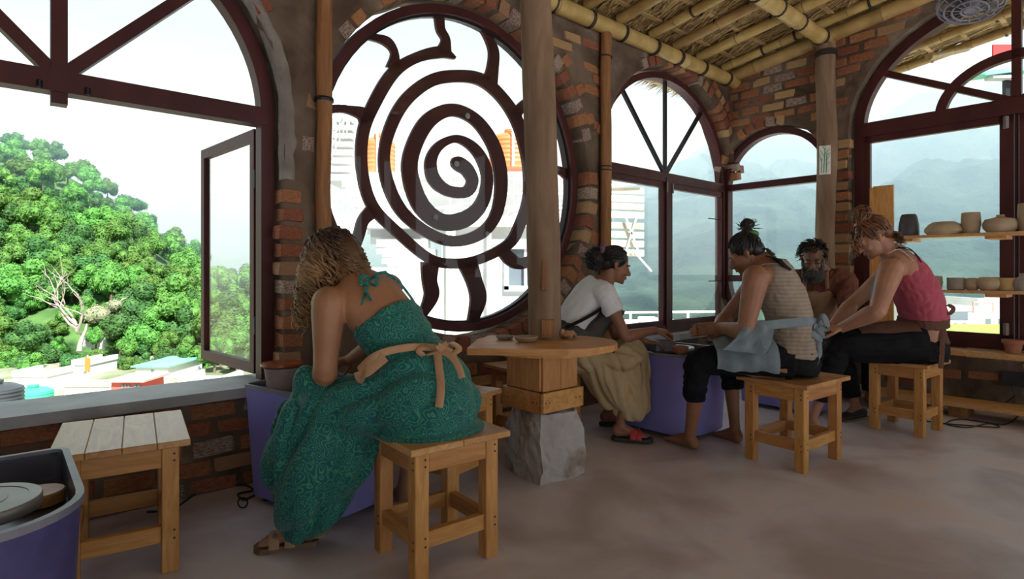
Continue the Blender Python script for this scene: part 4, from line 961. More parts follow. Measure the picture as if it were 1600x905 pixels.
def leg(mb, hip, kn, an, heel, toe, sc=1., bare=True):
    hip, kn, an, heel, toe = V(hip), V(kn), V(an), V(heel), V(toe); a = kn-hip; b = an-kn
    path(mb, [(hip, .09*sc), (hip+a*.3, .085*sc), (hip+a*.75, .064*sc), (kn, .056*sc), (kn+b*.25, .054*sc), (kn+b*.55, .044*sc), (kn+b*.85, .034*sc), (an, .034*sc)], n=16)
    d = (toe-heel); L = d.length; dn = d.normalized(); x = dn.cross(ZUP)
    path(mb, [(an, .034*sc), ((an+heel)/2+ZUP*.005, .034*sc), (heel+dn*.035+ZUP*.032, .032*sc)], n=12)
    mb.ell(heel+dn*.03+ZUP*.028, (.032*sc,)*3, None, 12, 8)
    path(mb, [(heel+dn*.03+ZUP*.03, .03*sc, .03*sc), (heel+dn*L*.4+ZUP*.036, .032*sc, .035*sc), (heel+dn*L*.68+ZUP*.024, .041*sc, .023*sc), (heel+dn*L*.84+ZUP*.015, .042*sc, .014*sc)], lat=x, n=14)
    path(mb, [(an, .034*sc, .034*sc), (an*.5+(heel+dn*L*.45)*.5+ZUP*.02, .033*sc, .033*sc), (heel+dn*L*.55+ZUP*.033, .033*sc, .028*sc)], n=12)
    for i, (o_, l, r) in enumerate(((-.028, .19, .0125), (-.009, .185, .0095), (.007, .165, .009), (.02, .14, .0085), (.033, .11, .008))):
        p = heel+dn*(L*.8)+x*o_*sc+ZUP*.013; mb.tube([p, p+dn*l*L*.6, p+dn*l*L], [r*sc, r*.95*sc, r*.7*sc], 8)
def person(label, base): return thing('person', label, 'person', base)
def nz3(co, sc, ax=None):
    """noise at scaled coordinates"""
    return np.array([noise.noise(V(c)) for c in (co*np.array(sc, np.float32)).tolist()], np.float32)
def fold_along(g, fine, coarse, amp, ridge=True):
    """cloth folds: high frequency across direction g, low along it"""
    g = np.array(V(g).normalized(), np.float32); e1 = np.array(V(g).orthogonal().normalized(), np.float32); e2 = np.cross(g, e1)
    def fn(co, no):
        q = np.stack([co@e1*fine, co@e2*fine, co@g*coarse], 1); a = np.array([noise.noise(V(c)) for c in q.tolist()], np.float32)
        return amp*(np.abs(a)*2-.5 if ridge else a)
    return fn
def strands(mb, P, n, seed, L, r0, wav, starts, flow, steps=14, push=()):
    """wavy locks leaving the scalp, falling along flow, kept off the given ellipsoids"""
    rr = random.Random(seed)
    for i in range(n):
        p, d = starts(rr); ln = L*rr.uniform(.7, 1.1); st = ln/steps; pts = []; ph = rr.uniform(0, 6.28); fq = rr.uniform(.75, 1.2)*22/steps; am = wav*rr.uniform(.5, 1.3)
        a0 = V((rr.gauss(0, 1), rr.gauss(0, 1), rr.gauss(0, .4))).normalized(); b0 = a0.cross(V(flow)).normalized()
        for k in range(steps+1):
            t = k/steps; w = a0*math.cos(ph+k*fq)*am*min(1, t*3)+b0*math.sin(ph+k*fq)*am*min(1, t*3)
            pts.append(p+w)
            d = (d*.72+V(flow)*.28).normalized(); p = p+d*st
            for c, R, r in push:
                q = R.transposed()@(p-c); e = math.sqrt((q.x/r[0])**2+(q.y/r[1])**2+(q.z/r[2])**2)
                if e < 1: p = c+R@(q/max(e, .05)); d = (d+R@V((q.x/r[0]**2, q.y/r[1]**2, q.z/r[2]**2)).normalized()*.3).normalized()
        mb.tube(pts, [r0*(1-.6*(k/steps)**2) for k in range(steps+1)], 5)
def locks(mb, n, seed, c, R, r, start, target, rad=.004, wav=.003, steps=9, lift=1.03):
    """hair combed over the skull ellipsoid towards a knot"""
    rr = random.Random(seed)
    for i in range(n):
        p0, _ = start(rr); ph = rr.uniform(0, 6.28); pts = []; tg = V(target)+V((rr.gauss(0, .012), rr.gauss(0, .012), rr.gauss(0, .01))); lf = lift+rr.uniform(-.02, .05)
        for k in range(steps+1):
            t = k/steps; p = p0.lerp(tg, t); q = R.transposed()@(p-c); e = math.sqrt((q.x/r[0])**2+(q.y/r[1])**2+(q.z/r[2])**2)
            if e < lf: p = c+R@(q/max(e, .05)*lf)
            pts.append(p+V((math.cos(ph+k), math.sin(ph+k*1.1), math.sin(k*.9+ph)))*wav)
        mb.tube(pts, [rad]*(steps+1), 5)
def bun(mb, c, r, n, seed, rad=.005, R=None):
    """coiled knot of hair: locks wound round an ellipsoid"""
    rr = random.Random(seed); mb.ell(c, [x*.96 for x in r], R, 16, 12)
    for i in range(n):
        u = V((rr.gauss(0, 1), rr.gauss(0, 1), rr.gauss(0, 1))).normalized(); v = u.orthogonal().normalized(); v = Matrix.Rotation(rr.uniform(0, 6.28), 3, u)@v; k = rr.uniform(.97, 1.08); pts = []
        for j in range(11):
            t = j/10*rr.uniform(1.9, 2.1); d = u*math.cos(t)+v*math.sin(t); d = V((d.x*r[0], d.y*r[1], d.z*r[2]))*(k+.04*math.sin(j*1.4+i)); pts.append(V(c)+(R@d if R else d))
        mb.tube(pts, [rad*(1-.08*abs(j-5)) for j in range(11)], 5)
def scalp(P, R, sc, rr, zmin=-.2, back=1.):
    while True:
        u = V((rr.gauss(0, 1), rr.gauss(-.3*back, 1), rr.gauss(.4, 1))).normalized()
        if u.z > zmin and not (u.y > .55 and u.z < .5): break
    return P(u.x*.079, -.014+u.y*.098, .034+u.z*.088), (R@u)
def sheet(mb, rows, th_):
    """thin cloth sheet with thickness through a grid of points"""
    m = len(rows); n = len(rows[0]); top = [V(p) for r in rows for p in r]; nor = []
    for i in range(m):
        for j in range(n):
            a = V(rows[min(i+1, m-1)][j])-V(rows[max(i-1, 0)][j]); b = V(rows[i][min(j+1, n-1)])-V(rows[i][max(j-1, 0)]); c = a.cross(b); nor.append(c.normalized() if c.length > 1e-9 else ZUP)
    bot = [p-q*th_ for p, q in zip(top, nor)]; N = m*n; fs = []
    for i in range(m-1):
        for j in range(n-1):
            a, b, c, d = i*n+j, i*n+j+1, (i+1)*n+j+1, (i+1)*n+j; fs += [(a, b, c, d), (N+d, N+c, N+b, N+a)]
    for i in range(m-1): fs += [(i*n, (i+1)*n, N+(i+1)*n, N+i*n), (i*n+n-1, N+i*n+n-1, N+(i+1)*n+n-1, (i+1)*n+n-1)]
    for j in range(n-1): fs += [(j, N+j, N+j+1, j+1), ((m-1)*n+j, (m-1)*n+j+1, N+(m-1)*n+j+1, N+(m-1)*n+j)]
    mb.add(top+bot, fs)
def strip(name, pts, w, th_, m, par, n=6, up=None):
    Q = crom([tuple(p) for p in pts], n); return MB().tube(Q, [(w/2, th_/2)]*len(Q), 8, ref=up).build(name, MATS[m], par, smooth=True)
def wrap(P, lat, infl, mb, n=24, k=4): path(mb, [(p, a+infl, b+infl) for p, a, b in P], lat=lat, n=n, k=k)

# ================================================================= 1: woman in the teal paisley dress
f = V((-.79, .61, 0)); lt = V((.61, .79, 0)); W1P = person('woman in a teal paisley halter dress bending over her wheel', (-.33, 2.3, .0))
spine = [(at(668, 622, 2.3), .17, .13), (at(655, 585, 2.31), .155, .125), (at(636, 548, 2.325), .135, .105), (at(604, 502, 2.35), .15, .108), (at(572, 462, 2.38), .155, .1), (at(553, 438, 2.40), .09, .075)]
body = MB(); path(body, spine, lat=lt, n=24)
shL, elL, wrL = at(514, 474, 2.25), at(508, 583, 2.22), V((-.80, 2.46, .68))
shR, elR, wrR = V((-.535, 2.51, 1.03)), V((-.57, 2.70, .82)), V((-.76, 2.74, .69))
for s_, t_ in ((shL, at(560, 470, 2.36)), (shR, at(575, 470, 2.4))): path(body, [(t_, .085), ((s_+t_)/2, .075), (s_, .055)], n=14)
arm(body, shL, elL, wrL, 1.3); arm(body, shR, elR, wrR, 1.2)
hand(body, wrL, V((-.5, .75, -.25)), V((.3, .4, -.85)), 1, .35); hand(body, wrR, V((-.85, .4, -.3)), V((-.2, -.3, -.9)), -1, .35)
hc1, hf1 = at(521, 408, 2.44), V((-.66, .42, -.62)); R1, P1 = head(body, hc1, hf1, 1.05, V((-.4, .25, 1)), spine[-1][0])
leg(body, (-.42, 2.25, .57), (-.80, 2.285, .585), (-.84, 2.315, .10), (-.79, 2.345, .022), (-1.0, 2.285, .022), 1.05)
leg(body, (-.27, 2.42, .57), (-.44, 2.80, .59), (-.50, 2.70, .10), (-.49, 2.66, .012), (-.58, 2.86, .012), 1.0)
remeshed(body, 'body', MATS['skin_tan'], W1P, .0058, 3)
dr = MB()
wrap([spine[0], spine[1], spine[2], (at(612, 512, 2.343), .15, .112), (at(602, 499, 2.352), .151, .11)], lt, .011, dr)
o = remeshed(dr, 'bodice', MATS['paisley'], W1P, .006, 2, fold_along(V((.61, .79, .15)), 26, 5, .006))
sk = MB()
path(sk, [(at(640, 553, 2.325), .148, .122), (at(652, 578, 2.315), .178, .15), (at(662, 610, 2.3), .212, .185), (at(666, 640, 2.29), .22, .20), (at(668, 664, 2.285), .20, .19)], lat=lt, n=28)
sk.ell(at(672, 668, 2.27), (.225, .20, .034), Matrix.Rotation(R_(37), 3, 'Z'), 26, 10)
path(sk, [(at(662, 612, 2.3), .17, .17), (at(600, 628, 2.28), .135, .15), (at(545, 636, 2.27), .115, .13), (at(500, 640, 2.27), .105, .115), (at(472, 640, 2.275), .085, .09)], lat=ZUP, n=24)
rows = [(600, 500, 560, .05), (608, 462, 590, .085), (628, 446, 602, .105), (655, 434, 602, .115), (690, 424, 590, .12), (725, 417, 572, .12), (760, 415, 556, .11), (790, 421, 535, .10), (812, 428, 514, .085), (828, 434, 502, .07), (834, 440, 494, .06)]
Q = crom([(*at((x0+x1)/2, y, 2.275), (x1-x0)/2*2.2/F_, b) for y, x0, x1, b in rows], 4)
sk.tube([q[:3] for q in Q], [(q[3], q[4]) for q in Q], 56, ref=V((1, 0, 0)), wob=lambda i, t: 1+(.05*math.sin(8*t+i*.10)+.03*math.sin(15*t+1-i*.07))*min(1, i/8))
sk.ell(at(478, 636, 2.28), (.092, .10, .085), None, 16, 12)
path(sk, [(V((-.28, 2.42, .58)), .13), (V((-.38, 2.66, .6)), .105), (V((-.44, 2.80, .58)), .095), (V((-.47, 2.76, .44)), .09), (V((-.49, 2.73, .34)), .085)], n=18)
def dress_fold(co, no):
    a = fold_along(V((-.80, 0, -.40)), 10, 1.3, .038)(co, no); b = fold_along(V((-.38, .1, -1)), 12, 1.3, .034)(co, no)
    k = np.clip((.62-co[:, 2])/.2, 0, 1); h = np.clip((-.55-co[:, 0])/.2, 0, 1)
    flat = np.clip((co[:, 2]-.505)/.03, 0, 1); b = b*np.clip((co[:, 2]-.08)/.12, .25, 1)
    return (a*(1-h*.6)+b*h)*np.where(co[:, 0] > -.55, flat, 1)*(.45+.55*np.clip((-.40-co[:, 0])/.2, 0, 1))
remeshed(sk, 'skirt', MATS['paisley'], W1P, .0065, 5, dress_fold)
# halter ties
strip('halter_strap', [at(577, 436, 2.27), at(568, 468, 2.235), at(560, 500, 2.23), at(554, 528, 2.225)], .012, .008, 'paisley', W1P)
strip('halter_strap', [at(600, 425, 2.36), at(622, 440, 2.40), at(640, 462, 2.43), at(648, 474, 2.46)], .016, .008, 'paisley', W1P)
strip('halter_strap', [at(577, 436, 2.27), at(590, 428, 2.31), at(602, 426, 2.36)], .02, .012, 'paisley', W1P)
for a_ in ((at(576, 438, 2.265), at(566, 430, 2.255), at(564, 444, 2.25), at(575, 442, 2.26)), (at(577, 438, 2.265), at(588, 432, 2.26), at(588, 446, 2.25), at(577, 442, 2.26)), (at(576, 440, 2.262), at(573, 455, 2.24), at(580, 470, 2.225))): strip('halter_bow', a_, .016, .006, 'paisley', W1P)
# ochre apron band with bow
bn = [at(561, 578, 2.155), at(580, 560, 2.125), at(606, 549, 2.135), at(640, 543, 2.165), at(672, 543, 2.205), at(700, 548, 2.26), at(712, 556, 2.34)]
strip('apron_band', bn, .028, .01, 'band_ochre', W1P, up=ZUP)
strip('apron_band', [at(562, 580, 2.15), at(566, 590, 2.145), at(574, 578, 2.13), at(600, 556, 2.125)], .05, .012, 'band_ochre', W1P, up=V((.4, 0, 1)))
for a_, w_ in (((at(683, 547, 2.195), at(668, 540, 2.175), at(654, 548, 2.165), at(664, 555, 2.17), at(683, 549, 2.19)), .022), ((at(684, 547, 2.195), at(702, 536, 2.20), at(718, 545, 2.215), at(704, 552, 2.21), at(684, 549, 2.195)), .022),
               ((at(683, 548, 2.19), at(686, 575, 2.155), at(689, 605, 2.115), at(686, 637, 2.09)), .03), ((at(686, 548, 2.19), at(704, 556, 2.17), at(716, 572, 2.15), at(722, 591, 2.14)), .026), ((at(676, 543, 2.18), at(684, 541, 2.175), at(692, 548, 2.18)), .03)): strip('apron_bow', a_, w_, .006, 'band_ochre', W1P, up=V((1, 0, .1)))
# hair
hm = MB(); hm.ell(P1(0, -.016, .038), (.088*1.03, .106*1.03, .096*1.03), R1, 20, 14); path(hm, [(P1(0, -.06, .02), .075), (P1(-.0, -.085, -.03), .06), (spine[-1][0]+V((.0, -.03, .03)), .045)], n=14)
push = [(P1(0, -.014, .034), R1, (.09, .107, .097)), (at(566, 468, 2.37), Matrix.Identity(3), (.16, .14, .105))]
def tang(fn): 
    def g(rr): p, d = fn(rr); return p, (d*.25+V((-.1, -.05, -.9))).normalized()
    return g
FL = V((-.10, -.03, -1))
strands(hm, P1, 210, 5, .27, .006, .02, tang(lambda rr: scalp(P1, R1, 1, rr, -.05)), FL, 26, push)
def left_start(rr): u = V((-1, rr.uniform(-.6, .4), rr.uniform(-.3, .6))).normalized(); return P1(u.x*.088, u.y*.1, .034+u.z*.09), R1@u
strands(hm, P1, 120, 6, .28, .006, .023, tang(left_start), V((-.12, -.03, -1)), 26, push[:1])
def back_start(rr): u = V((rr.uniform(-.5, .9), -1, rr.uniform(-.3, .5))).normalized(); return P1(u.x*.086, -.02+u.y*.104, .03+u.z*.08), R1@u
strands(hm, P1, 110, 8, .18, .0058, .016, tang(back_start), V((.42, -.22, -.75)), 20, push)
hm.build('hair', MATS['hair_blond'], W1P, smooth='all')
# sandals
def sandal(par, heel, toe, m, sole, straps=(.55, .75), lift=0., sc=1.):
    heel, toe = V(heel), V(toe); d = (toe-heel); L = d.length; dn = d.normalized(); x = dn.cross(ZUP); z = heel.z
    outl_ = [(-.01, .0), (.0, -.03), (.06, -.033), (.14, -.034), (.19, -.046), (.235, -.043), (.262, -.02), (.266, .005), (.25, .03), (.21, .043), (.15, .036), (.07, .033), (.01, .03)]
    k = L/.245; MB().prism([(a*k, b*sc) for a, b in outl_], lambda a, b, t: V((heel.x, heel.y, 0))+dn*a+x*b+ZUP*t, z-.022, z).build('sole', MATS[sole], par)
    for s_ in straps:
        c = heel+dn*L*s_; MB().tube([c+x*(.047*math.cos(t))*sc+ZUP*(-.004+(.062-.03*max(0, s_-.5)*2)*math.sin(t)) for t in [math.pi*i/12 for i in range(13)]], [(.02, .004)]*13, 8, ref=dn).build('strap', MATS[m], par, smooth=True)
        MB().box(c+x*.03*sc*-1+ZUP*.045, (.018, .014, .012), frame(dn), .002).build('buckle', MATS['wheel_metal'], par)
sd = thing('sandal', 'tan two-strap buckled sandal showing under the teal hem', 'sandal', (-.79, 2.345, 0)); sandal(sd, (-.79, 2.345, .022), (-1.0, 2.285, .022), 'sandal_tan', 'sandal_sole', (.45, .72), sc=1.05)
MB().tube([V((-.79, 2.345, .03))+V((.03*math.cos(t), .03*math.sin(t), .02)) for t in [2*math.pi*i/16 for i in range(16)]], [(.006, .022)]*16, 6, close=True).build('heel_strap', MATS['sandal_tan'], sd)

# ================================================================= 2: woman in the white t-shirt
f2 = V((.966, .26, 0)); lt2 = V((.26, -.966, 0)); W2P = person('woman in a white t-shirt and grey apron reaching over the middle wheel', (.38, 3.9, 0))
Y2 = 3.92
sp2 = [(at(884, 545, Y2), .165, .125), (at(890, 515, Y2), .14, .10), (at(906, 484, Y2), .14, .10), (at(927, 458, Y2), .145, .098), (at(942, 443, Y2), .10, .075), (at(948, 436, Y2), .06, .055)]
body = MB(); path(body, sp2, lat=lt2, n=22)
shR, elR, wrR = V((.605, 3.765, .96)), at(978, 526, 3.70), at(1022, 516, 3.80)
shL, elL, wrL = V((.63, 4.07, .96)), V((.72, 4.02, .66)), at(1008, 533, 3.88)
for s_ in (shR, shL): path(body, [(at(930, 455, Y2), .08), (s_, .052)], n=12)
arm(body, shR, elR, wrR); arm(body, shL, elL, wrL)
hand(body, wrR, V((.9, .15, -.12)), V((.25, .2, -.9)), -1, .75, 1.02); hand(body, wrL, V((.9, -.05, -.12)), V((.1, .1, -1)), 1, .55, 1.02)
hc2, hf2 = at(962, 415, Y2), V((.93, -.04, -.30)); R2, P2 = head(body, hc2, hf2, .98, ZUP, sp2[-1][0])
leg(body, (.42, 3.83, .57), (.785, 3.75, .53), (.70, 3.76, .10), (.655, 3.77, .03), (.885, 3.72, .03), .95); leg(body, (.42, 4.0, .57), (.79, 4.06, .54), (.68, 4.12, .1), (.63, 4.13, .03), (.86, 4.1, .03), .95)
remeshed(body, 'body', MATS['skin_brown'], W2P, .0058, 3); face_bits(W2P, hc2, hf2, .98, 'hair_black')
ts = MB(); wrap(sp2[:4]+[(at(939, 446, Y2), .11, .082)], lt2, .016, ts)
for s_, e_ in ((shR, elR), (shL, elL)):
    path(ts, [(at(930, 455, Y2), .095), (s_, .072), (s_+(e_-s_)*.25, .068), (s_+(e_-s_)*.47, .066)], n=16)
remeshed(ts, 'tshirt', MATS['tshirt_white'], W2P, .006, 2, fold_along(V((.5, -.3, .8)), 22, 5, .006))
MB().tube([at(941, 443, Y2)+lt2*(.088*math.cos(t))+V((-.05, 0, .06)).normalized()*0+V((.9, .2, -.35)).normalized()*(.07*math.sin(t)) for t in [2*math.pi*i/24 for i in range(24)]], .008, 8, close=True).build('collar', MATS['tshirt_white'], W2P, smooth=True)
sk2 = MB(); path(sk2, [(at(884, 548, Y2), .185, .15), (at(905, 553, 3.88), .18, .14), (at(950, 560, 3.84), .17, .11), (at(982, 566, 3.8), .16, .095), (at(990, 572, 3.79), .14, .08)], lat=V((.2, -1, 0)), n=26)
rows = [(548, 905, 990, .14), (562, 900, 1012, .155), (585, 912, 1016, .16), (610, 928, 1016, .15), (632, 944, 1016, .14), (646, 952, 1004, .13), (651, 958, 996, .12)]
Q = crom([(*at((x0+x1)/2, y, 3.84), (x1-x0)/2*3.78/F_, b) for y, x0, x1, b in rows], 4)
sk2.tube([q[:3] for q in Q], [(q[3], q[4]) for q in Q], 40, ref=V((1, 0, 0)), wob=lambda i, t: 1+(.05*math.sin(7*t+i*.08)+.03*math.sin(13*t-i*.06))*min(1, i/8))
remeshed(sk2, 'skirt', MATS['skirt_cream'], W2P, .007, 1, fold_along(V((.35, 0, -1)), 16, 3, .013))
ap = MB(); wrap([(at(888, 543, Y2), .165, .125), (at(892, 522, Y2), .15, .112), (at(898, 507, Y2), .145, .108)], lt2, .034, ap)
path(ap, [(at(895, 538, 3.85), .12, .06), (at(930, 540, 3.8), .12, .05), (at(962, 548, 3.77), .1, .035)], lat=V((.2, -1, 0)), n=18)
path(ap, [(at(905, 535, 3.88), .13, .085), (at(928, 512, 3.88), .125, .075), (at(950, 488, 3.87), .11, .045)], lat=lt2, n=18)
remeshed(ap, 'apron', MATS['apron_grey'], W2P, .007, 1, fold_along(V((.8, 0, .45)), 18, 4, .012))
sheet_ = MB(); sheet(sheet_, [[at(960, 474, 3.72), at(968, 482, 3.74), at(977, 487, 3.8)], [at(955, 486, 3.72), at(962, 492, 3.74), at(972, 496, 3.8)], [at(948, 500, 3.73), at(954, 506, 3.76), at(962, 508, 3.82)]], .004); sheet_.build('bib', MATS['apron_grey'], W2P, smooth=True)
strip('apron_strap', [at(884, 512, 3.745), at(908, 501, 3.74), at(928, 490, 3.745), at(942, 481, 3.75)], .022, .008, 'black_cloth', W2P, up=ZUP)
hr = MB(); hr.ell(P2(0, -.022, .040), (.080, .094, .084), R2, 18, 12); hr.ell(P2(0, -.06, .005), (.066, .06, .066), R2, 14, 10)
bc2 = P2(.0, -.145, .0); hr.ell(bc2, (.066, .06, .07), R2, 16, 12)
bun(hr, bc2, (.07, .066, .074), 100, 3, .0055)
strands(hr, P2, 26, 43, .06, .003, .014, lambda rr: ((lambda u: (bc2+u*.055, u))(V((rr.gauss(0, 1), rr.gauss(0, 1), rr.gauss(0, 1))).normalized())), V((-.1, 0, -.3)), 8)
locks(hr, 130, 4, P2(0, -.022, .040), R2, (.080, .094, .084), lambda rr: scalp(P2, R2, 1, rr, -.1), P2(0, -.11, 0), .0035)
hr.build('hair', MATS['hair_black'], W2P, smooth='all')
MB().tube([P2(.05*math.cos(t), -.125, .075+.03*math.sin(t)) for t in [2*math.pi*i/20 for i in range(20)]], .015, 8, close=True, wob=lambda i, t: 1+.25*math.sin(i*2.1)).build('scrunchie', MATS['purple_band'], W2P, smooth=True)
for nm, h_, t_, lab in (('sandal', (.655, 3.77, .03), (.885, 3.72, .03), 'black-soled sandal with a red strap under the cream skirt'), ('sandal', (.63, 4.13, .03), (.86, 4.1, .03), 'red-strapped sandal on the far foot below the cream skirt')):
    sd = thing(nm, lab, 'sandal', (h_[0], h_[1], 0)); sandal(sd, h_, t_, 'red_strap', 'black_plastic', (.55, .7), sc=1.0)

# ================================================================= 3: woman in the beige tank top
f3 = V((-.93, .37, 0)); lt3 = V((.37, .93, 0)); W3P = person('woman in a beige striped tank top and denim apron, barefoot on a stool', (1.63, 3.42, 0))
sp3 = [(at(1233, 562, 3.42), .185, .145), (at(1236, 520, 3.42), .155, .122), (at(1228, 478, 3.42), .15, .118), (at(1210, 440, 3.425), .15, .112), (at(1194, 418, 3.43), .12, .09), (at(1184, 407, 3.44), .065, .06)]
body = MB(); path(body, sp3, lat=lt3, n=22)
shL, elL, wrL = at(1181, 434, 3.265), at(1164, 520, 3.25), at(1128, 512, 3.44)
shR, elR, wrR = V((1.535, 3.60, 1.06)), V((1.37, 3.72, .80)), V((1.265, 3.575, .755))
for s_ in (shL, shR): path(body, [(at(1200, 430, 3.43), .085), (s_, .056)], n=12)
arm(body, shL, elL, wrL, 1.4); arm(body, shR, elR, wrR, 1.3)
hand(body, wrL, V((-.62, .55, -.12)), V((.25, .35, .1))+V((.5, .6, 0)), 1, .18, 1.05, thumb=.8); hand(body, wrR, V((-.85, .1, -.1)), V((-.3, -.9, .0)), -1, .18, 1.05, thumb=.8)
hc3, hf3 = at(1164, 397, 3.46), V((-.80, .30, -.52)); R3, P3 = head(body, hc3, hf3, .98, V((-.2, 0, 1)), sp3[-1][0])
leg(body, (1.56, 3.33, .575), (1.115, 3.42, .57), (1.10, 3.59, .075), (1.135, 3.545, .012), (1.01, 3.775, .012), 1.06)
leg(body, (1.64, 3.52, .575), (1.42, 3.79, .57), (1.44, 3.74, .075), (1.46, 3.70, .0), (1.37, 3.92, .0), 1.0)
remeshed(body, 'body', MATS['skin_olive'], W3P, .0058, 3); face_bits(W3P, hc3, hf3, .98, 'hair_black', V((-.2, 0, 1)))
tk3 = MB(); wrap([(at(1234, 555, 3.42), .185, .148), sp3[1], sp3[2], (at(1213, 446, 3.425), .156, .116), (at(1204, 425, 3.44), .136, .108), (at(1199, 414, 3.45), .105, .085)], lt3, .013, tk3)
remeshed(tk3, 'tank_top', MATS['tank_beige'], W3P, .006, 2, fold_along(V((.2, .5, .3)), 20, 5, .006))
strip('tank_strap', [at(1216, 412, 3.31), at(1200, 412, 3.29), at(1186, 416, 3.32), at(1178, 428, 3.37)], .035, .008, 'tank_beige', W3P, up=V((.3, .9, 0)))
cl3 = MB(); sheet(cl3, [[at(1196, 399, 3.365), at(1206, 401, 3.335), at(1218, 404, 3.345), at(1228, 405, 3.405)], [at(1204, 401, 3.315), at(1215, 408, 3.295), at(1228, 414, 3.315), at(1236, 413, 3.385)], [at(1214, 405, 3.285), at(1226, 416, 3.270), at(1236, 422, 3.290), at(1240, 419, 3.365)]], .006); cl3.build('collar', MATS['black_cloth'], W3P, smooth=True)
pn3 = MB(); path(pn3, [(at(1238, 545, 3.42), .18, .145), (at(1236, 562, 3.42), .195, .16), (at(1233, 580, 3.42), .18, .15)], lat=lt3, n=24)
path(pn3, [(V((1.60, 3.34, .585)), .115), (V((1.40, 3.37, .59)), .105), (V((1.20, 3.405, .58)), .088), (V((1.108, 3.425, .565)), .08), (V((1.098, 3.45, .48)), .072), (V((1.098, 3.50, .34)), .068)], n=20)
path(pn3, [(V((1.66, 3.5, .585)), .11), (V((1.52, 3.66, .585)), .095), (V((1.43, 3.785, .57)), .08), (V((1.43, 3.775, .46)), .07), (V((1.435, 3.76, .34)), .066)], n=18)
remeshed(pn3, 'trousers', MATS['black_cloth'], W3P, .007, 1, fold_along(V((1, -.1, .1)), 20, 5, .008))
# denim half apron: lap panel, belt and bow
lap = MB(); rows = []
for i in range(12):
    t = i/11; c0 = V((1.48, 3.365, .585)).lerp(V((1.165, 3.412, .585)), t); r = .150-.035*t+(.010*math.sin(i*1.7)); row = []
    for j in range(13):
        a_ = R_(-8+j*(165-18*t)/12-12); row.append(c0+V((.05, -1, 0)).normalized()*(r*math.cos(a_))+ZUP*(r*math.sin(a_)+.006*math.sin(j*1.9+i*.6)))
    rows.append(row)
sheet(lap, rows, .006); lap.build('apron_lap', MATS['denim'], W3P, smooth=True)
fl_ = MB(); rows = []
for i in range(9):
    t = i/8; p0 = at(1166+t*44, 506-6*math.sin(t*3)+t*2, 3.235+.0*t); p1 = at(1128+t*66, 546+8*t, 3.20+.0*t); rows.append([p0.lerp(p1, j/7)+V((0, -.014*math.sin(j*.9)*math.sin(i*1.6)-.03*math.sin(j/7*3.1), 0)) for j in range(8)])
sheet(fl_, rows, .006); fl_.build('apron_side', MATS['denim'], W3P, smooth=True)
strip('apron_belt', [at(1172, 508, 3.235), at(1200, 508, 3.215), at(1232, 505, 3.225), at(1262, 503, 3.275), at(1282, 506, 3.36), at(1284, 508, 3.46)], .05, .01, 'denim', W3P, up=ZUP)
for a_, w_ in (((at(1276, 506, 3.31), at(1286, 494, 3.3), at(1293, 512, 3.29), at(1280, 512, 3.3)), .035), ((at(1275, 508, 3.31), at(1270, 520, 3.28), at(1284, 530, 3.28), at(1280, 512, 3.3)), .035), ((at(1277, 508, 3.31), at(1280, 535, 3.29), at(1281, 556, 3.28), at(1275, 570, 3.28)), .03)): strip('apron_bow', a_, w_, .008, 'denim', W3P, up=V((.5, .2, 1)))
hr = MB(); hr.ell(P3(0, -.02, .040), (.078, .092, .080), R3, 18, 12); hr.ell(P3(0, -.065, .0), (.068, .055, .06), R3, 14, 10)
tn = at(1168, 354, 3.47); path(hr, [(P3(0, -.055, .075), .05), (P3(0, -.075, .105), .034), (tn, .03)], n=14); hr.ell(tn+ZUP*.01, (.036, .034, .03), None, 14, 10)
bun(hr, tn+ZUP*.012, (.036, .034, .032), 50, 13, .0045)
strands(hr, P3, 18, 44, .05, .003, .01, lambda rr: ((lambda u: (tn+u*.03, u))(V((rr.gauss(0, 1), rr.gauss(0, 1), rr.gauss(0, .6))).normalized())), V((.1, -.1, .1)), 8)
locks(hr, 150, 14, P3(0, -.02, .040), R3, (.078, .092, .080), lambda rr: scalp(P3, R3, 1, rr, -.4), P3(0, -.07, .11), .004)
strands(hr, P3, 16, 15, .13, .003, .012, lambda rr: (P3(rr.uniform(-.06, .06), -.10, -.02), R3@V((0, -1, -.3))), V((.3, 0, -1)), 9)
hr.build('hair', MATS['hair_black'], W3P, smooth='all')
MB().tube([at(1167, 367, 3.47)+V((.046*math.cos(t), .042*math.sin(t), .008*math.cos(t))) for t in [2*math.pi*i/20 for i in range(20)]], .02, 8, close=True, wob=lambda i, t: 1+.22*math.sin(i*2.3+t)).build('scrunchie', MATS['green_band'], W3P, smooth=True)
MB().tube([P3(-.083, -.006, -.045)+V((0, .012*math.cos(t), -.012+.012*math.sin(t))) for t in [2*math.pi*i/12 for i in range(12)]], .002, 5, close=True).build('earring', MATS['wheel_metal'], W3P)

# ================================================================= 4: bearded man
f4 = V((-.5, -.85, 0)).normalized(); lt4 = V((.86, -.51, 0)); MP = person('bearded man in a rust shirt and tan apron looking down at his wheel', (2.74, 5.22, 0))
sp4 = [(V((2.76, 5.22, .6)), .18, .14), (V((2.74, 5.19, .76)), .17, .13), (V((2.70, 5.12, .92)), .185, .135), (V((2.665, 5.05, 1.04)), .18, .12), (V((2.64, 5.01, 1.105)), .11, .085), (V((2.625, 4.99, 1.13)), .07, .065)]
body = MB(); path(body, sp4, lat=lt4, n=22)
shL, elL, wrL = V((2.835, 4.93, 1.035)), at(1328, 503, 4.80), at(1306, 510, 4.56); shR, elR, wrR = V((2.49, 5.13, 1.035)), V((2.36, 5.06, .76)), V((2.36, 4.82, .70))
for s_ in (shL, shR): path(body, [(V((2.665, 5.05, 1.04)), .09), (s_, .06)], n=12)
arm(body, shL, elL, wrL, 1.18); arm(body, shR, elR, wrR, 1.18)
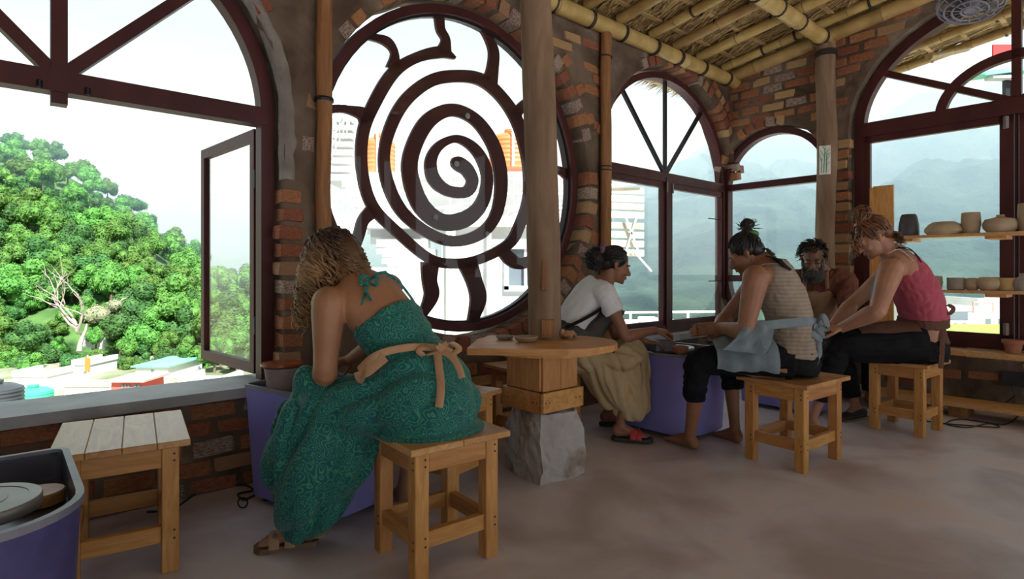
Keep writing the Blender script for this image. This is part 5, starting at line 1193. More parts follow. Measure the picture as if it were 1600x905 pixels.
hand(body, wrL, V((-.85, -.35, -.15)), V((-.1, -.2, -1)), -1, .6, 1.1); hand(body, wrR, V((.1, -.9, -.3)), V((.2, 0, -1)), 1, .5, 1.1)
hc4, hf4 = at(1270, 404, 4.93), V((-.42, -.80, -.42)); R4, P4 = head(body, hc4, hf4, 1.12, ZUP, sp4[-1][0], nr=.058)
leg(body, (2.84, 5.12, .57), (2.97, 4.78, .57), (2.96, 4.78, .09), (2.98, 4.84, .01), (2.90, 4.6, .01), 1.05); leg(body, (2.66, 5.28, .57), (2.30, 5.30, .57), (2.30, 5.28, .09), (2.34, 5.32, .01), (2.1, 5.2, .01), 1.05)
remeshed(body, 'body', MATS['skin_man'], MP, .0065, 3); face_bits(MP, hc4, hf4, 1.12, 'hair_black', lips=False)
sh4 = MB(); wrap(sp4[:4]+[(V((2.645, 5.015, 1.095)), .12, .09)], lt4, .018, sh4)
for s_, e_ in ((shL, elL), (shR, elR)): path(sh4, [(V((2.665, 5.05, 1.03)), .105), (s_, .085), (s_+(e_-s_)*.3, .082), (s_+(e_-s_)*.62, .08)], n=16)
remeshed(sh4, 'shirt', MATS['rust_shirt'], MP, .007, 2, fold_along(V((.3, -.3, 1)), 20, 5, .011))
bib = MB(); path(bib, [(V((2.73, 5.16, .60)), .16, .13), (V((2.715, 5.14, .76)), .16, .128), (V((2.68, 5.085, .90)), .15, .128), (V((2.665, 5.06, .965)), .12, .118)], lat=lt4, n=22)
bib.v = [tuple(V(p)+f4*.026) for p in bib.v]; remeshed(bib, 'apron', MATS['apron_tan'], MP, .007, 1, fold_along(V((.3, -.3, 1)), 16, 5, .009))
for s_ in (-1, 1): strip('apron_strap', [V((2.665, 5.06, .96))+f4*.13+lt4*s_*.085, V((2.64, 5.03, 1.06))+f4*.115+lt4*s_*.085, V((2.63, 5.02, 1.125))+f4*.03+lt4*s_*.088, V((2.63, 5.03, 1.14))-f4*.06+lt4*s_*.05], .03, .008, 'apron_tan', MP, up=lt4)
strip('placket', [V((2.665, 5.05, .97))+f4*.158, V((2.65, 5.03, 1.05))+f4*.142, V((2.635, 5.01, 1.10))+f4*.10], .03, .006, 'rust_shirt', MP, up=lt4)
MB().tube([V((2.632, 5.0, 1.115))+lt4*(.085*math.cos(t))+(f4+V((0, 0, -.25)))*(.078*math.sin(t)) for t in [2*math.pi*i/24 for i in range(24)]], [(.008, .018)]*24, 8, close=True, ref=ZUP).build('collar', MATS['rust_shirt'], MP, smooth=True)
tr4 = MB(); path(tr4, [(V((2.76, 5.22, .60)), .19, .15), (V((2.76, 5.22, .54)), .19, .15)], lat=lt4, n=20); path(tr4, [(V((2.84, 5.12, .58)), .115), (V((2.97, 4.78, .57)), .085), (V((2.965, 4.78, .4)), .075), (V((2.96, 4.78, .12)), .065)], n=16); path(tr4, [(V((2.66, 5.28, .58)), .115), (V((2.30, 5.30, .57)), .085), (V((2.30, 5.29, .4)), .075), (V((2.30, 5.28, .12)), .065)], n=16)
remeshed(tr4, 'trousers', MATS['black_cloth'], MP, .009, 1)
hr = MB(); hr.ell(P4(0, -.024, .046), (.081, .094, .084), R4, 18, 12)
strands(hr, P4, 300, 23, .05, .0042, .004, lambda rr: scalp(P4, R4, 1, rr, -.25), (R4@V((.5, .35, -.35))), 6, [(P4(0, -.022, .044), R4, (.087, .101, .092))])
hr.build('hair', MATS['hair_black'], MP, smooth='all')
bd = MB(); bd.ell(P4(0, .056, -.094), (.054, .046, .044), R4, 16, 10)
for s_ in (-1, 1): path(bd, [(P4(s_*.068, .006, .0), .012), (P4(s_*.064, .022, -.04), .017), (P4(s_*.05, .05, -.078), .022), (P4(s_*.02, .08, -.1), .024)], n=10); path(bd, [(P4(s_*.002, .1, -.046), .007), (P4(s_*.022, .092, -.052), .008), (P4(s_*.036, .078, -.072), .008)], n=8)
def beard_start(rr):
    a_ = rr.uniform(-1.45, 1.45); z = rr.uniform(-.125, -.06-.0*abs(a_)) if abs(a_) < 1 else rr.uniform(-.1, -.005); return P4(.062*math.sin(a_), .03+.068*math.cos(a_)*(.9 if z < -.09 else 1), z), R4@V((math.sin(a_)*.6, math.cos(a_)*.6, -.6))
strands(bd, P4, 300, 24, .062, .0036, .004, beard_start, (R4@V((0, .15, -1))), 6)
bd.build('beard', MATS['hair_grey'], MP, smooth='all')

# ================================================================= 5: woman in the pink top
lt5 = V((.33, .94, 0)); W5P = person('woman in a pink tank top and black trousers with brown hair in a bun', (2.78, 4.02, 0))
sp5 = [(at(1436, 540, 4.0), .195, .15), (at(1440, 500, 3.99), .16, .125), (at(1434, 462, 3.98), .16, .12), (at(1414, 425, 3.98), .158, .112), (at(1398, 402, 3.98), .12, .09), (at(1388, 391, 3.98), .066, .062)]
body = MB(); path(body, sp5, lat=lt5, n=22)
shL, elL, wrL = at(1392, 422, 3.83), at(1371, 486, 3.74), at(1316, 512, 3.92); shR, elR, wrR = V((2.72, 4.14, 1.12)), V((2.5, 4.26, .86)), V((2.30, 4.14, .73))
for s_ in (shL, shR): path(body, [(at(1404, 415, 3.98), .09), (s_, .06)], n=12)
arm(body, shL, elL, wrL, 1.5); arm(body, shR, elR, wrR, 1.4)
hand(body, wrL, V((-.85, .4, -.05)), V((.1, .3, -.9)), 1, .85, 1.1); hand(body, wrR, V((-.9, -.2, -.1)), V((.1, -.3, -.9)), -1, .7, 1.1)
hc5, hf5 = at(1364, 371, 3.99), V((-.84, .22, -.58)); R5, P5 = head(body, hc5, hf5, 1.12, V((-.25, 0, 1)), sp5[-1][0])
leg(body, (2.72, 3.92, .58), (2.24, 3.96, .57), (2.06, 3.98, .09), (2.10, 3.95, .012), (1.93, 4.12, .012), .98); leg(body, (2.76, 4.12, .58), (2.40, 4.27, .57), (2.57, 4.33, .09), (2.63, 4.36, .02), (2.42, 4.26, .02), .98)
remeshed(body, 'body', MATS['skin_fair'], W5P, .0062, 3); face_bits(W5P, hc5, hf5, 1.12, 'hair_brown', V((-.25, 0, 1)))
pk = MB(); wrap([(at(1444, 500, 3.985), .157, .124), sp5[2], (at(1418, 432, 3.985), .158, .118), (at(1406, 413, 3.99), .118, .10), (at(1402, 405, 3.995), .095, .085)], lt5, .018, pk)
remeshed(pk, 'tank_top', MATS['pink_top'], W5P, .006, 2, fold_along(V((.3, .6, .3)), 20, 5, .005))
strip('white_strap', [at(1388, 396, 3.86), at(1404, 390, 3.87), at(1424, 405, 3.86), at(1438, 425, 3.87)], .022, .006, 'tshirt_white', W5P, up=V((.3, .9, 0)))
for a_ in ([at(1400, 388, 3.88), at(1420, 388, 3.87), at(1436, 404, 3.86), at(1444, 424, 3.87)], [at(1404, 386, 3.9), at(1428, 394, 3.9), at(1440, 412, 3.9), at(1446, 430, 3.92)]): strip('dark_strap', a_, .014, .006, 'black_cloth', W5P, up=V((.3, .9, 0)))
bb = MB(); sheet(bb, [[at(1372, 432, 3.86), at(1362, 446, 3.93), at(1364, 444, 4.05)], [at(1370, 452, 3.85), at(1360, 466, 3.93), at(1364, 466, 4.05)], [at(1378, 474, 3.85), at(1370, 486, 3.93), at(1372, 486, 4.05)]], .006); bb.build('apron_bib', MATS['denim'], W5P, smooth=True)
pn5 = MB(); path(pn5, [(at(1442, 520, 4.0), .165, .135), (at(1438, 540, 4.0), .205, .165), (at(1436, 560, 4.0), .205, .16)], lat=lt5, n=24)
path(pn5, [(V((2.75, 3.93, .61)), .148), (V((2.55, 3.94, .615)), .138), (V((2.36, 3.95, .60)), .12), (V((2.235, 3.965, .57)), .095), (V((2.19, 3.97, .45)), .08), (V((2.11, 3.98, .22)), .062)], n=20)
path(pn5, [(V((2.78, 4.1, .595)), .12), (V((2.58, 4.2, .6)), .10), (V((2.41, 4.27, .57)), .085), (V((2.46, 4.29, .42)), .075), (V((2.54, 4.32, .18)), .06)], n=18)
remeshed(pn5, 'trousers', MATS['black_cloth'], W5P, .007, 1, fold_along(V((1, -.1, .1)), 18, 5, .008))
apw = MB(); wrap([(at(1442, 509, 3.99), .158, .126), (at(1442, 495, 3.985), .156, .123)], lt5, .026, apw); remeshed(apw, 'apron_waist', MATS['apron_brown'], W5P, .007, 1, fold_along(V((.3, .9, 0)), 24, 5, .006))
al = MB(); rows = []
for i in range(10):
    t = i/9; c0 = V((2.68, 3.925, .60)).lerp(V((2.32, 3.952, .60)), t); r = .168-.03*t
    rows.append([c0+V((.05, -1, 0)).normalized()*(r*math.cos(R_(40+j*11)))+ZUP*(r*math.sin(R_(40+j*11))+.004*math.sin(j+i)) for j in range(10)])
sheet(al, rows, .006); al.build('apron_lap', MATS['apron_brown'], W5P, smooth=True)
for a_, w_ in (((at(1468, 490, 3.88), at(1478, 478, 3.85), at(1490, 482, 3.84), at(1482, 491, 3.84), at(1468, 490, 3.87)), .03), ((at(1468, 490, 3.88), at(1474, 512, 3.85), at(1478, 528, 3.84), at(1482, 538, 3.84)), .032), ((at(1462, 491, 3.9), at(1457, 500, 3.88), at(1450, 512, 3.87), at(1447, 518, 3.87)), .035), ((at(1463, 492, 3.9), at(1472, 520, 3.83), at(1472, 545, 3.80), at(1470, 576, 3.79)), .036)): strip('apron_bow', a_, w_, .007, 'apron_brown', W5P, up=V((1, 0, .1)))
hr = MB(); hr.ell(P5(0, -.02, .044), (.09, .104, .094), R5, 18, 12); hr.ell(P5(0, -.07, .0), (.072, .06, .064), R5, 14, 10)
bn5 = at(1348, 337, 3.99); path(hr, [(P5(0, .0, .1), .055), (bn5-ZUP*.03, .05), (bn5, .05)], n=14); bun(hr, bn5, (.062, .056, .066), 90, 33, .0055)
locks(hr, 220, 34, P5(0, -.02, .044), R5, (.09, .104, .094), lambda rr: scalp(P5, R5, 1, rr, -.4), bn5-ZUP*.04, .0048, .004)
strands(hr, P5, 46, 35, .16, .005, .014, lambda rr: (P5(rr.uniform(-.075, -.03), rr.uniform(.045, .085), rr.uniform(.05, .09)), R5@V((-.4, .7, -.2))), V((-.15, -.05, -1)), 12, [(P5(0, .02, 0), R5, (.08, .09, .11))])
strands(hr, P5, 30, 36, .1, .0035, .012, lambda rr: (P5(rr.uniform(-.06, .06), -.10, rr.uniform(-.07, -.02)), R5@V((0, -1, -.3))), V((.3, 0, -1)), 9)
hr.build('hair', MATS['hair_brown'], W5P, smooth='all')
sd = thing('shoe', 'dark shoe of the pink-topped woman behind her stool', 'shoe', (2.63, 4.36, 0)); m_ = MB(); path(m_, [(V((2.645, 4.365, .04)), .036, .04), (V((2.60, 4.345, .05)), .042, .048), (V((2.52, 4.305, .038)), .046, .036), (V((2.43, 4.265, .026)), .045, .026), (V((2.395, 4.25, .02)), .03, .018)], lat=V((.45, -.9, 0)), n=16); m_.build('upper', MATS['black_plastic'], sd, smooth=True)
MB().prism([(-.02, -.03), (.25, -.045), (.285, 0), (.25, .045), (-.02, .03)], lambda a, b, t: V((2.65, 4.365, 0))+V((-.9, -.43, 0)).normalized()*a+V((.43, -.9, 0)).normalized()*b+ZUP*t, 0, .016).build('sole', MATS['sandal_sole'], sd)
stool('wooden stool hidden under the bearded man', (2.77, 5.24), R_(30), .40, .36, boards=2)
def dyed(mn, crown):
    """dark roots at the crown growing out to blond lengths"""
    t = MATS[mn].node_tree; b = t.nodes['Principled BSDF']; N = t.nodes.new; L = t.links.new
    old = b.inputs['Base Color'].links[0].from_socket; co = N('ShaderNodeTexCoord'); d = N('ShaderNodeVectorMath'); d.operation = 'DISTANCE'; d.inputs[1].default_value = tuple(crown)
    L(co.outputs['Object'], d.inputs[0]); mr = N('ShaderNodeMapRange'); mr.inputs[1].default_value = .09; mr.inputs[2].default_value = .25; L(d.outputs['Value'], mr.inputs[0])
    m = N('ShaderNodeMix'); m.data_type = 'RGBA'; m.inputs[6].default_value = (.045, .022, .013, 1); L(mr.outputs[0], m.inputs[0]); L(old, m.inputs[7]); L(m.outputs[2], b.inputs['Base Color'])
dyed('hair_blond', P1(.0, -.10, .09)-V(W1P.location))
# ------------------------------------------------------------------ outside: terrain
def interp(tab, x):
    xs = [a for a, _ in tab]; return float(np.interp(x, xs, [b for _, b in tab]))
def slope_mesh(name, label, px0, px1, nx, nt, ridge, base, Y0, Y1, pw, m, amp, fr_, back=.35, side='mountain'):
    """terrain rising from its foot at distance Y0 to its ridge at distance Y1, then falling away behind"""
    vs = []; fs = []
    for i in range(nx+1):
        px = px0+(px1-px0)*i/nx; yr = interp(ridge, px); yb = interp(base, px)
        foot = at(px, yb, Y0); top = at(px, yr, Y1); rows = []
        for j in range(nt+1):
            t = j/nt; Y = Y0+(Y1-Y0)*t; p = at(px, 425, Y); p.z = foot.z+(top.z-foot.z)*t**pw
            n_ = noise.fractal(V((p.x, p.y, p.z))*fr_, .75, 2.1, 7)*amp*min(1, t*3)*(1-.6*max(0, t-.85)/.15)
            p.z += n_; rows.append(p)
        for j in range(1, 7):
            q = at(px, 425, Y1*(1+back*j/6)); q.z = top.z-(top.z-foot.z)*(j/6)**1.3; rows.append(q)
        vs += rows
    h = nt+7
    for i in range(nx):
        for j in range(h-1): fs.append((i*h+j, (i+1)*h+j, (i+1)*h+j+1, i*h+j+1))
    o = MB().add(vs, fs).build(name, MATS[m], smooth='all'); return tag(o, label, side, kind='structure')
q = MB(); q.prism([(-3000, 9), (3000, 9), (3000, 3000), (-3000, 3000)], lambda a, b, t: V((a, b, t)), -13, -9.); tag(q.build('valley_ground', MATS['town_ground']), 'pale ground of the valley town far below', 'ground', kind='structure')
slope_mesh('tree_hill', 'green wooded hillside beyond the open left window', -700, 620, 60, 26, [(-700, 60), (-200, 190), (0, 240), (80, 258), (150, 300), (210, 348), (260, 390), (330, 436), (420, 455), (620, 465)], [(-700, 575), (620, 575)], 66, 135, 1.15, 'hill_green', 2.5, .06, side='hill')
slope_mesh('far_ridge', 'hazy blue-green ridge high beyond the wooded hillside', -900, 900, 200, 60, [(-900, 120), (-400, 120), (0, 180), (60, 200), (130, 228), (200, 258), (262, 294), (320, 306), (400, 300), (480, 290), (640, 300), (900, 330)], [(-900, 500), (900, 500)], 260, 620, 1.1, 'mountain', 16, .013)
slope_mesh('misty_mountain', 'misty green mountain filling the corner and right windows', 820, 2700, 260, 80, [(820, 330), (960, 292), (1040, 262), (1100, 228), (1160, 208), (1220, 198), (1290, 200), (1345, 197), (1390, 176), (1430, 152), (1490, 147), (1560, 128), (1640, 110), (1900, 70), (2700, 60)], [(820, 506), (2700, 506)], 115, 560, 1.05, 'mountain', 15, .014)
# haze filling the valley between the near hill and the mountains
hz = bpy.data.materials.new('haze'); hz.use_nodes = True; t = hz.node_tree; t.nodes.remove(t.nodes['Principled BSDF'])
vsn = t.nodes.new('ShaderNodeVolumeScatter'); vsn.inputs['Color'].default_value = (.55, .80, 1., 1); vsn.inputs['Density'].default_value = .0050; vsn.inputs['Anisotropy'].default_value = .1
t.links.new(vsn.outputs[0], t.nodes['Material Output'].inputs['Volume']); MATS['haze'] = hz
hb_ = MB().box((300, 558, 55), (2600, 900, 130)).build('valley_haze', hz); tag(hb_, 'pale blue haze hanging in the valley before the mountains', 'haze', kind='stuff')

# ------------------------------------------------------------------ trees
def crown_mesh(seed, mname, n=2300, ls=.34, ry=.8, clumps=17):
    rr = random.Random(seed); mb = MB(); cl = []
    for i in range(clumps):
        u = V((rr.gauss(0, 1), rr.gauss(0, 1), rr.gauss(0, 1))).normalized(); cl.append((V((u.x*2.1, u.y*2.1, u.z*2.1*ry))*rr.uniform(.45, 1.), rr.uniform(.75, 1.35)))
    for i in range(n):
        c_, r = rr.choice(cl); d = V((rr.gauss(0, 1), rr.gauss(0, 1), rr.gauss(.25, 1))).normalized(); p = c_+d*r*rr.uniform(.8, 1.05)
        nrm = (d+V((rr.gauss(0, .45), rr.gauss(0, .45), rr.gauss(.35, .45)))).normalized(); a = nrm.orthogonal().normalized(); a = Matrix.Rotation(rr.uniform(0, 6.28), 3, nrm)@a; b = nrm.cross(a)
        s_ = ls*rr.uniform(.6, 1.25); mb.add([p-a*s_*.5, p+b*s_*.32-nrm*.05, p+a*s_*.5, p-b*s_*.32-nrm*.05], [(0, 1, 2, 3)])
    for c_, r in cl: mb.ell(c_, (r*.82, r*.82, r*.82), None, 8, 6)
    me = mb.mesh('crown', fixn=False); me.materials.append(MATS[mname]); return me
CR = [crown_mesh(1, 'leaf'), crown_mesh(2, 'leaf'), crown_mesh(3, 'leaf_dark'), crown_mesh(4, 'leaf', ry=1.15), crown_mesh(5, 'leaf_dark', ry=.65), crown_mesh(6, 'leaf_pale', 2300, .26, .9)]
tk = MB().tube([(0, 0, 0), (.1, .05, 1.6), (-.05, .1, 3.2), (.05, 0, 4.4)], [.28, .2, .14, .06], 7).mesh('trunk'); tk.materials.append(MATS['bark'])
hillo = [o for o in COL.objects if o.name == 'tree_hill'][0]
rT = random.Random(31)
RIDGE = [(-700, 60), (-200, 190), (0, 240), (80, 258), (150, 300), (210, 348), (260, 390), (330, 436), (420, 455), (620, 465)]
def hill_z(px, Y):
    t = min(1, max(0, (Y-66)/69)); f0 = at(px, 575, 66).z; t0 = at(px, interp(RIDGE, px), 135).z; return f0+(t0-f0)*t**1.15
ntree = 0
TL = {0: 'bright green round tree', 1: 'bright green spreading tree', 2: 'dark green dense tree', 3: 'tall light green tree', 4: 'dark green flat-topped tree', 5: 'pale grey-green feathery tree'}
SEEN = {}
def tree_label(kind, px, Y):
    h = [w for y, w in ((75, 'lowest fringe'), (84, 'foot'), (95, 'lower slope'), (108, 'middle slope'), (121, 'upper slope'), (999, 'ridge')) if Y < y][0]
    c = [w for x, w in ((-40, 'out at the far left'), (20, 'at the left picture edge'), (70, 'left of the mullion'), (115, 'below the mullion'), (160, 'right of the mullion'), (205, 'above the feathery tree'), (255, 'right of the feathery tree'), (310, 'left of the casement'), (360, 'behind the casement glass'), (9999, 'behind the casement stile')) if px < x][0]
    return h, c
def tree(kind, px, Y, sc, zoff=0., label=None):
    global ntree
    p = at(px, 425, Y); p.z = hill_z(px, Y)-.6+zoff
    if label is None:
        h, c = tree_label(kind, px, Y)
        for k in [kind]+[k for k in (0, 1, 2, 3, 4) if k != kind]:
            if (k, h, c) not in SEEN: kind = k; break
        SEEN[(kind, h, c)] = 1
        label = f'{TL[kind]} on the {h} of the hill, {c}'
    r = thing('hillside_tree', label, 'tree', p, rT.uniform(0, 6.28), 'trees on the wooded hillside'); r.scale = (sc*rT.uniform(.9, 1.1),)*2+(sc*rT.uniform(.88, 1.12),)
    c_ = bpy.data.objects.new('crown', CR[kind]); COL.objects.link(c_); c_.parent = r; c_.location = (0, 0, 4.4)
    k = bpy.data.objects.new('trunk', tk); COL.objects.link(k); k.parent = r
    ntree += 1; return r
for row in range(12):
    Y = 70+row*5.7
    npx = 15
    for i in range(npx):
        px = -110+i*(560/npx)+rT.uniform(-17, 17)+(row % 2)*18
        if interp(RIDGE, px) > 425 and Y > 118: continue
        if 70 < px < 185 and Y < 79 : continue
        tree(rT.choice((0, 0, 1, 1, 2, 3, 3, 4, 2)), px, Y+rT.uniform(-2, 2), rT.uniform(.85, 1.2))
for px, Y, sc in ((85, 73, .55), (105, 76, .6), (150, 72, .5), (165, 77, .7), (95, 70, .42), (130, 78, .65), (70, 71, .5), (185, 71, .55), (205, 69, .55), (235, 70, .6), (30, 68, .6), (0, 67, .6), (50, 69, .5), (60, 84, .85), (78, 80, .8), (100, 83, .75), (150, 81, .75), (45, 78, .7), (20, 76, .7), (118, 86, .8), (90, 87, .9)):
    tree(rT.choice((0, 1, 2)), px, Y, sc, -.6)
for k in range(17):
    px = -60+k*29+rT.uniform(-8, 8); tree(rT.choice((0, 1, 2, 4)), px, 62+rT.uniform(-1.5, 2.5), rT.uniform(.42, .62), -.3, f'{("round", "bushy", "leafy", "low", "ragged")[k % 5]} green shrub {("left of the sill tanks", "above the white flat roof", "above the town roofs", "right of the orange flag")[k//5]} at the hill foot')
tree(5, 178, 74, .95, label='pale grey-green feathery tree beside the bare dead tree')
for px, Y, sc in ((300, 60, .62), (335, 58, .6), (262, 63, .5), (395, 60, .8), (370, 57, .7), (345, 62, .7)):
    tree(rT.choice((0, 1, 3)), px, Y, sc, 1.2, 'small bright green tree among the houses '+{300: 'left of the casement bottom', 335: 'under the casement middle', 262: 'beside the green-roofed house', 395: 'at the casement hinge stile', 370: 'right of the casement middle', 345: 'behind the casement bottom rail'}[px])
# bare dead tree
dt = at(124, 549, 66); d_ = MB(); rr = random.Random(8)
def limb(p, d, L, r, lev):
    pts = [p]; dd = V(d)
    for i in range(4):
        dd = (dd+V((rr.gauss(0, .16), rr.gauss(0, .1), rr.gauss(.03, .12)))).normalized(); pts.append(pts[-1]+dd*L/4)
    d_.tube(pts, [r*(1-.17*i) for i in range(5)], 6)
    if lev > 0:
        for k in range(3 if lev > 1 else 2):
            b = pts[rr.choice((2, 3, 4))]; nd = (dd+V((rr.uniform(-1, 1), rr.uniform(-.3, .3), rr.uniform(-.1, .7)))).normalized(); limb(b, nd, L*rr.uniform(.55, .75), r*.5, lev-1)
limb(dt, V((-.1, 0, 1)), 3.2, .3, 0); top_ = dt+V((-.25, 0, 3.1))
for d in (V((-.75, 0, .62)), V((-.15, 0, 1)), V((.45, 0, .9)), V((-.95, .1, .25))): limb(top_-ZUP*rr.uniform(0, 1), d, 4.2, .17, 2)
single(d_, 'dead_tree', MATS['bark_pale'], 'bare pale dead tree with forked branches at the foot of the hill', 'tree', dt)

# ------------------------------------------------------------------ houses of the valley town
def house(name, label, px0, px1, ytop, ybot, Y, depth, wallm, roofm=None, wins=(), over=.3, zb=None):
    a = at(px0, ytop, Y); b = at(px1, ytop, Y); zb = -9. if zb is None else zb; zt = a.z
    t = thing(name, label, 'house', V(((a.x+b.x)/2, Y+depth/2, zb)))
    MB().box(V(((a.x+b.x)/2, Y+depth/2, (zt+zb)/2)), (b.x-a.x, depth, zt-zb)).build('walls', MATS[wallm], t)
    if roofm: MB().box(V(((a.x+b.x)/2, Y+depth/2, zt+.08)), (b.x-a.x+over*2, depth+over*2, .16), None, .02).build('roof', MATS[roofm], t)
    else:
        for sx in (0, 1): MB().box(V((a.x if sx == 0 else b.x, Y+depth/2, zt+.2)), (.2, depth, .5)).build('parapet', MATS[wallm], t)
        MB().box(V(((a.x+b.x)/2, Y, zt+.2)), (b.x-a.x, .2, .5)).build('parapet', MATS[wallm], t)
    for x0, y0, x1, y1 in wins:
        p0 = at(x0, y0, Y-.02); p1 = at(x1, y1, Y-.02); w_ = MB().box(V(((p0.x+p1.x)/2, Y-.02, (p0.z+p1.z)/2)), (p1.x-p0.x, .06, p0.z-p1.z)).build('window', MATS['window_dark'], t)
    return t
house('red_house', 'red-walled house with a pale pink roof seen over the sill', 174, 222, 597, 640, 40, 2.5, 'red_wall', 'red_roof', ((190, 600, 193, 608), (195, 600, 198, 608), (200, 600, 203, 608), (209, 600, 213, 605), (215, 600, 219, 605)))
house('white_house', 'plain white flat-roofed house at the foot of the hill', 20, 72, 588, 640, 48, 3, 'white_wall')
house('cream_house', 'cream low house with an orange stair line below the hill', 100, 172, 603, 640, 44, 2.5, 'cream_wall', None)
house('grey_block', 'small grey block house beside the orange flag', 113, 139, 570, 630, 56, 4, 'grey_wall', None, ((131, 580, 134, 584),))
house('green_roof_house', 'white house with a pale green roof among small trees', 212, 262, 574, 625, 54, 6, 'white_wall', 'green_sheet', ((236, 578, 240, 584),))
house('mint_house', 'pale mint house behind the white flat roof', 82, 108, 585, 630, 58, 5, 'green_sheet', None)
house('hill_house', 'white house with a flat roof half hidden on the hillside', 330, 376, 476, 500, 88, 6, 'white_wall', 'red_roof', ((338, 480, 343, 486), (350, 480, 356, 486)), zb=-8)
house('dark_shed', 'dark timber shed behind the dead tree', 126, 166, 522, 560, 72, 4, 'grey_wall', 'bark', ((136, 528, 141, 534), (144, 528, 148, 534)), zb=-12)
house('low_white_house', 'long low white roof below the casement window', 280, 345, 600, 640, 38, 3, 'white_wall')
sh_ = MB(); a = at(95, 642, 12.5); b = at(300, 611, 15.5); c_ = at(300, 598, 19); d = at(110, 628, 16)
sh_.add([a, b, c_, d, a-ZUP*.04, b-ZUP*.04, c_-ZUP*.04, d-ZUP*.04], [(0, 1, 2, 3), (7, 6, 5, 4), (0, 4, 5, 1), (1, 5, 6, 2), (2, 6, 7, 3), (3, 7, 4, 0)])
for k in range(12):
    u = (k+.5)/12; p0 = a+(b-a)*u; p1 = d+(c_-d)*u; sh_.bar(p0+ZUP*.02, p1+ZUP*.02, .05, .04, ch=0)
gr = thing('sheet_roof', 'long pale green corrugated sheet roof just below the sill', 'roof', V(((a.x+c_.x)/2, 15.5, -9)))
sh_.build('sheets', MATS['green_sheet'], gr)
for p in (a, b, c_, d): MB().box(V((p.x*.985, p.y*1.0+.1, (p.z-9)/2)), (.15, .15, p.z+8.95)).build('pillar', MATS['grey_wall'], gr)
def tank(name, label, px, ybase, Y, r, h, m):
    p = at(px, ybase, Y); mb = MB(); prof = [(0, 0), (r, 0)]
    for k in range(6): z = h*.12+k*h*.12; prof += [(r, z), (r*1.03, z+h*.02), (r*1.03, z+h*.05), (r, z+h*.07)]
    prof += [(r, h*.84), (r*.7, h*.95), (r*.25, h*.99), (r*.25, h*1.05), (0, h*1.05)]
    t = thing(name, label, 'water tank', p); MB().lathe(prof, p, 26).build('tank', MATS[m], t, smooth=True)
    MB().lathe([(0, h*1.03), (r*.3, h*1.03), (r*.3, h*1.1), (0, h*1.12)], p, 16).build('lid', MATS[m], t, smooth=True)
    return t, p
def stand(t, p, r, zb):
    for sx in (-1, 1):
        for sy in (-1, 1): MB().box(V((p.x+sx*r*.7, p.y+sy*r*.7, (p.z+zb)/2)), (.15, .15, p.z-zb)).build('stand_leg', MATS['grey_wall'], t)
for nm, lab, px, yb, Y, r, h, m in (('water_tank', 'ribbed black water tank at the left edge beyond the sill', -8, 648, 11.5, .45, .62, 'black_tank'), ('water_tank', 'bright green water tank beside the black one', 52, 642, 13.5, .38, .55, 'green_tank')):
    t, p = tank(nm, lab, px, yb, Y, r, h, m); stand(t, p, r, -9)
fl = at(137, 590, 50); ft = thing('flag_pole', 'orange flag hanging on a pole among the town roofs', 'flag', V((fl.x, fl.y, -9)))
MB().tube([V((fl.x, fl.y, -9)), V((fl.x, fl.y, fl.z+1.9))], .06, 8).build('pole', MATS['grey_wall'], ft)
MB().prism([(0, 0), (.55, -.15), (.5, -1.2), (.15, -1.5), (0, -1.3)], lambda x, y, t: V((fl.x+x-.25, fl.y+t+.1*math.sin(x*8), fl.z+1.8+y)), -.02, .02).build('cloth', MATS['flag_orange'], ft)

# ------------------------------------------------------------------ white neighbour building behind the round window
NB = thing('neighbour_building', 'white stained neighbour building with terrace and outside stairs behind the round window', 'building', V((.2, 9.5, -9)))
Yf = 9.0
def fp(px, y, Y=Yf): return at(px, y, Y)
def slab(name, px0, px1, y0, y1, Y0, Y1, m, par=NB, ch=0.):
    a = fp(px0, y0, Y0); b = fp(px1, y1, Y0); return MB().box(V(((a.x+b.x)/2, (Y0+Y1)/2, (a.z+b.z)/2)), (abs(b.x-a.x), Y1-Y0, abs(a.z-b.z)), None, ch).build(name, MATS[m], par)
a = fp(690, 352); b = fp(925, 352)
MB().prism([(a.x, -9), (b.x, -9), (b.x, a.z), (a.x, a.z)], lambda x, z, t: V((x, Yf+t, z)), 0, .25, [[(fp(793, 380).x, fp(793, 388).z), (fp(850, 380).x, fp(793, 388).z), (fp(850, 380).x, fp(793, 448).z), (fp(793, 380).x, fp(793, 448).z)]]).build('front_wall', MATS['stained_wall'], NB)
slab('side_wall', 560, 690, 418, 900, 8.6, 9.2, 'stained_wall')
slab('cornice', 686, 930, 338, 354, 8.85, 9.3, 'cream_wall')
slab('terrace_slab', 560, 925, 348, 356, 9.2, 12., 'white_wall')
for px0, px1, y0, y1 in ((788, 795, 383, 453), (848, 856, 383, 453), (788, 856, 447, 455), (788, 856, 381, 389)): slab('window_frame', px0, px1, y0, y1, 8.93, 9.02, 'white_rail')
slab('window_pane', 795, 848, 388, 448, 9.05, 9.07, 'window_dark')
slab('window_mullion', 819, 823, 388, 448, 8.97, 9.03, 'white_rail')
for px in (700, 708, 764): a = fp(px, 360, 8.9); MB().tube([V((a.x, 8.9, a.z)), V((a.x, 8.9, -6))], .035, 8).build('drain_pipe', MATS['white_rail'], NB)
slab('back_wall', 640, 915, 275, 352, 13.2, 13.4, 'white_wall')
slab('upper_roof', 630, 920, 262, 276, 12.6, 14, 'white_wall')
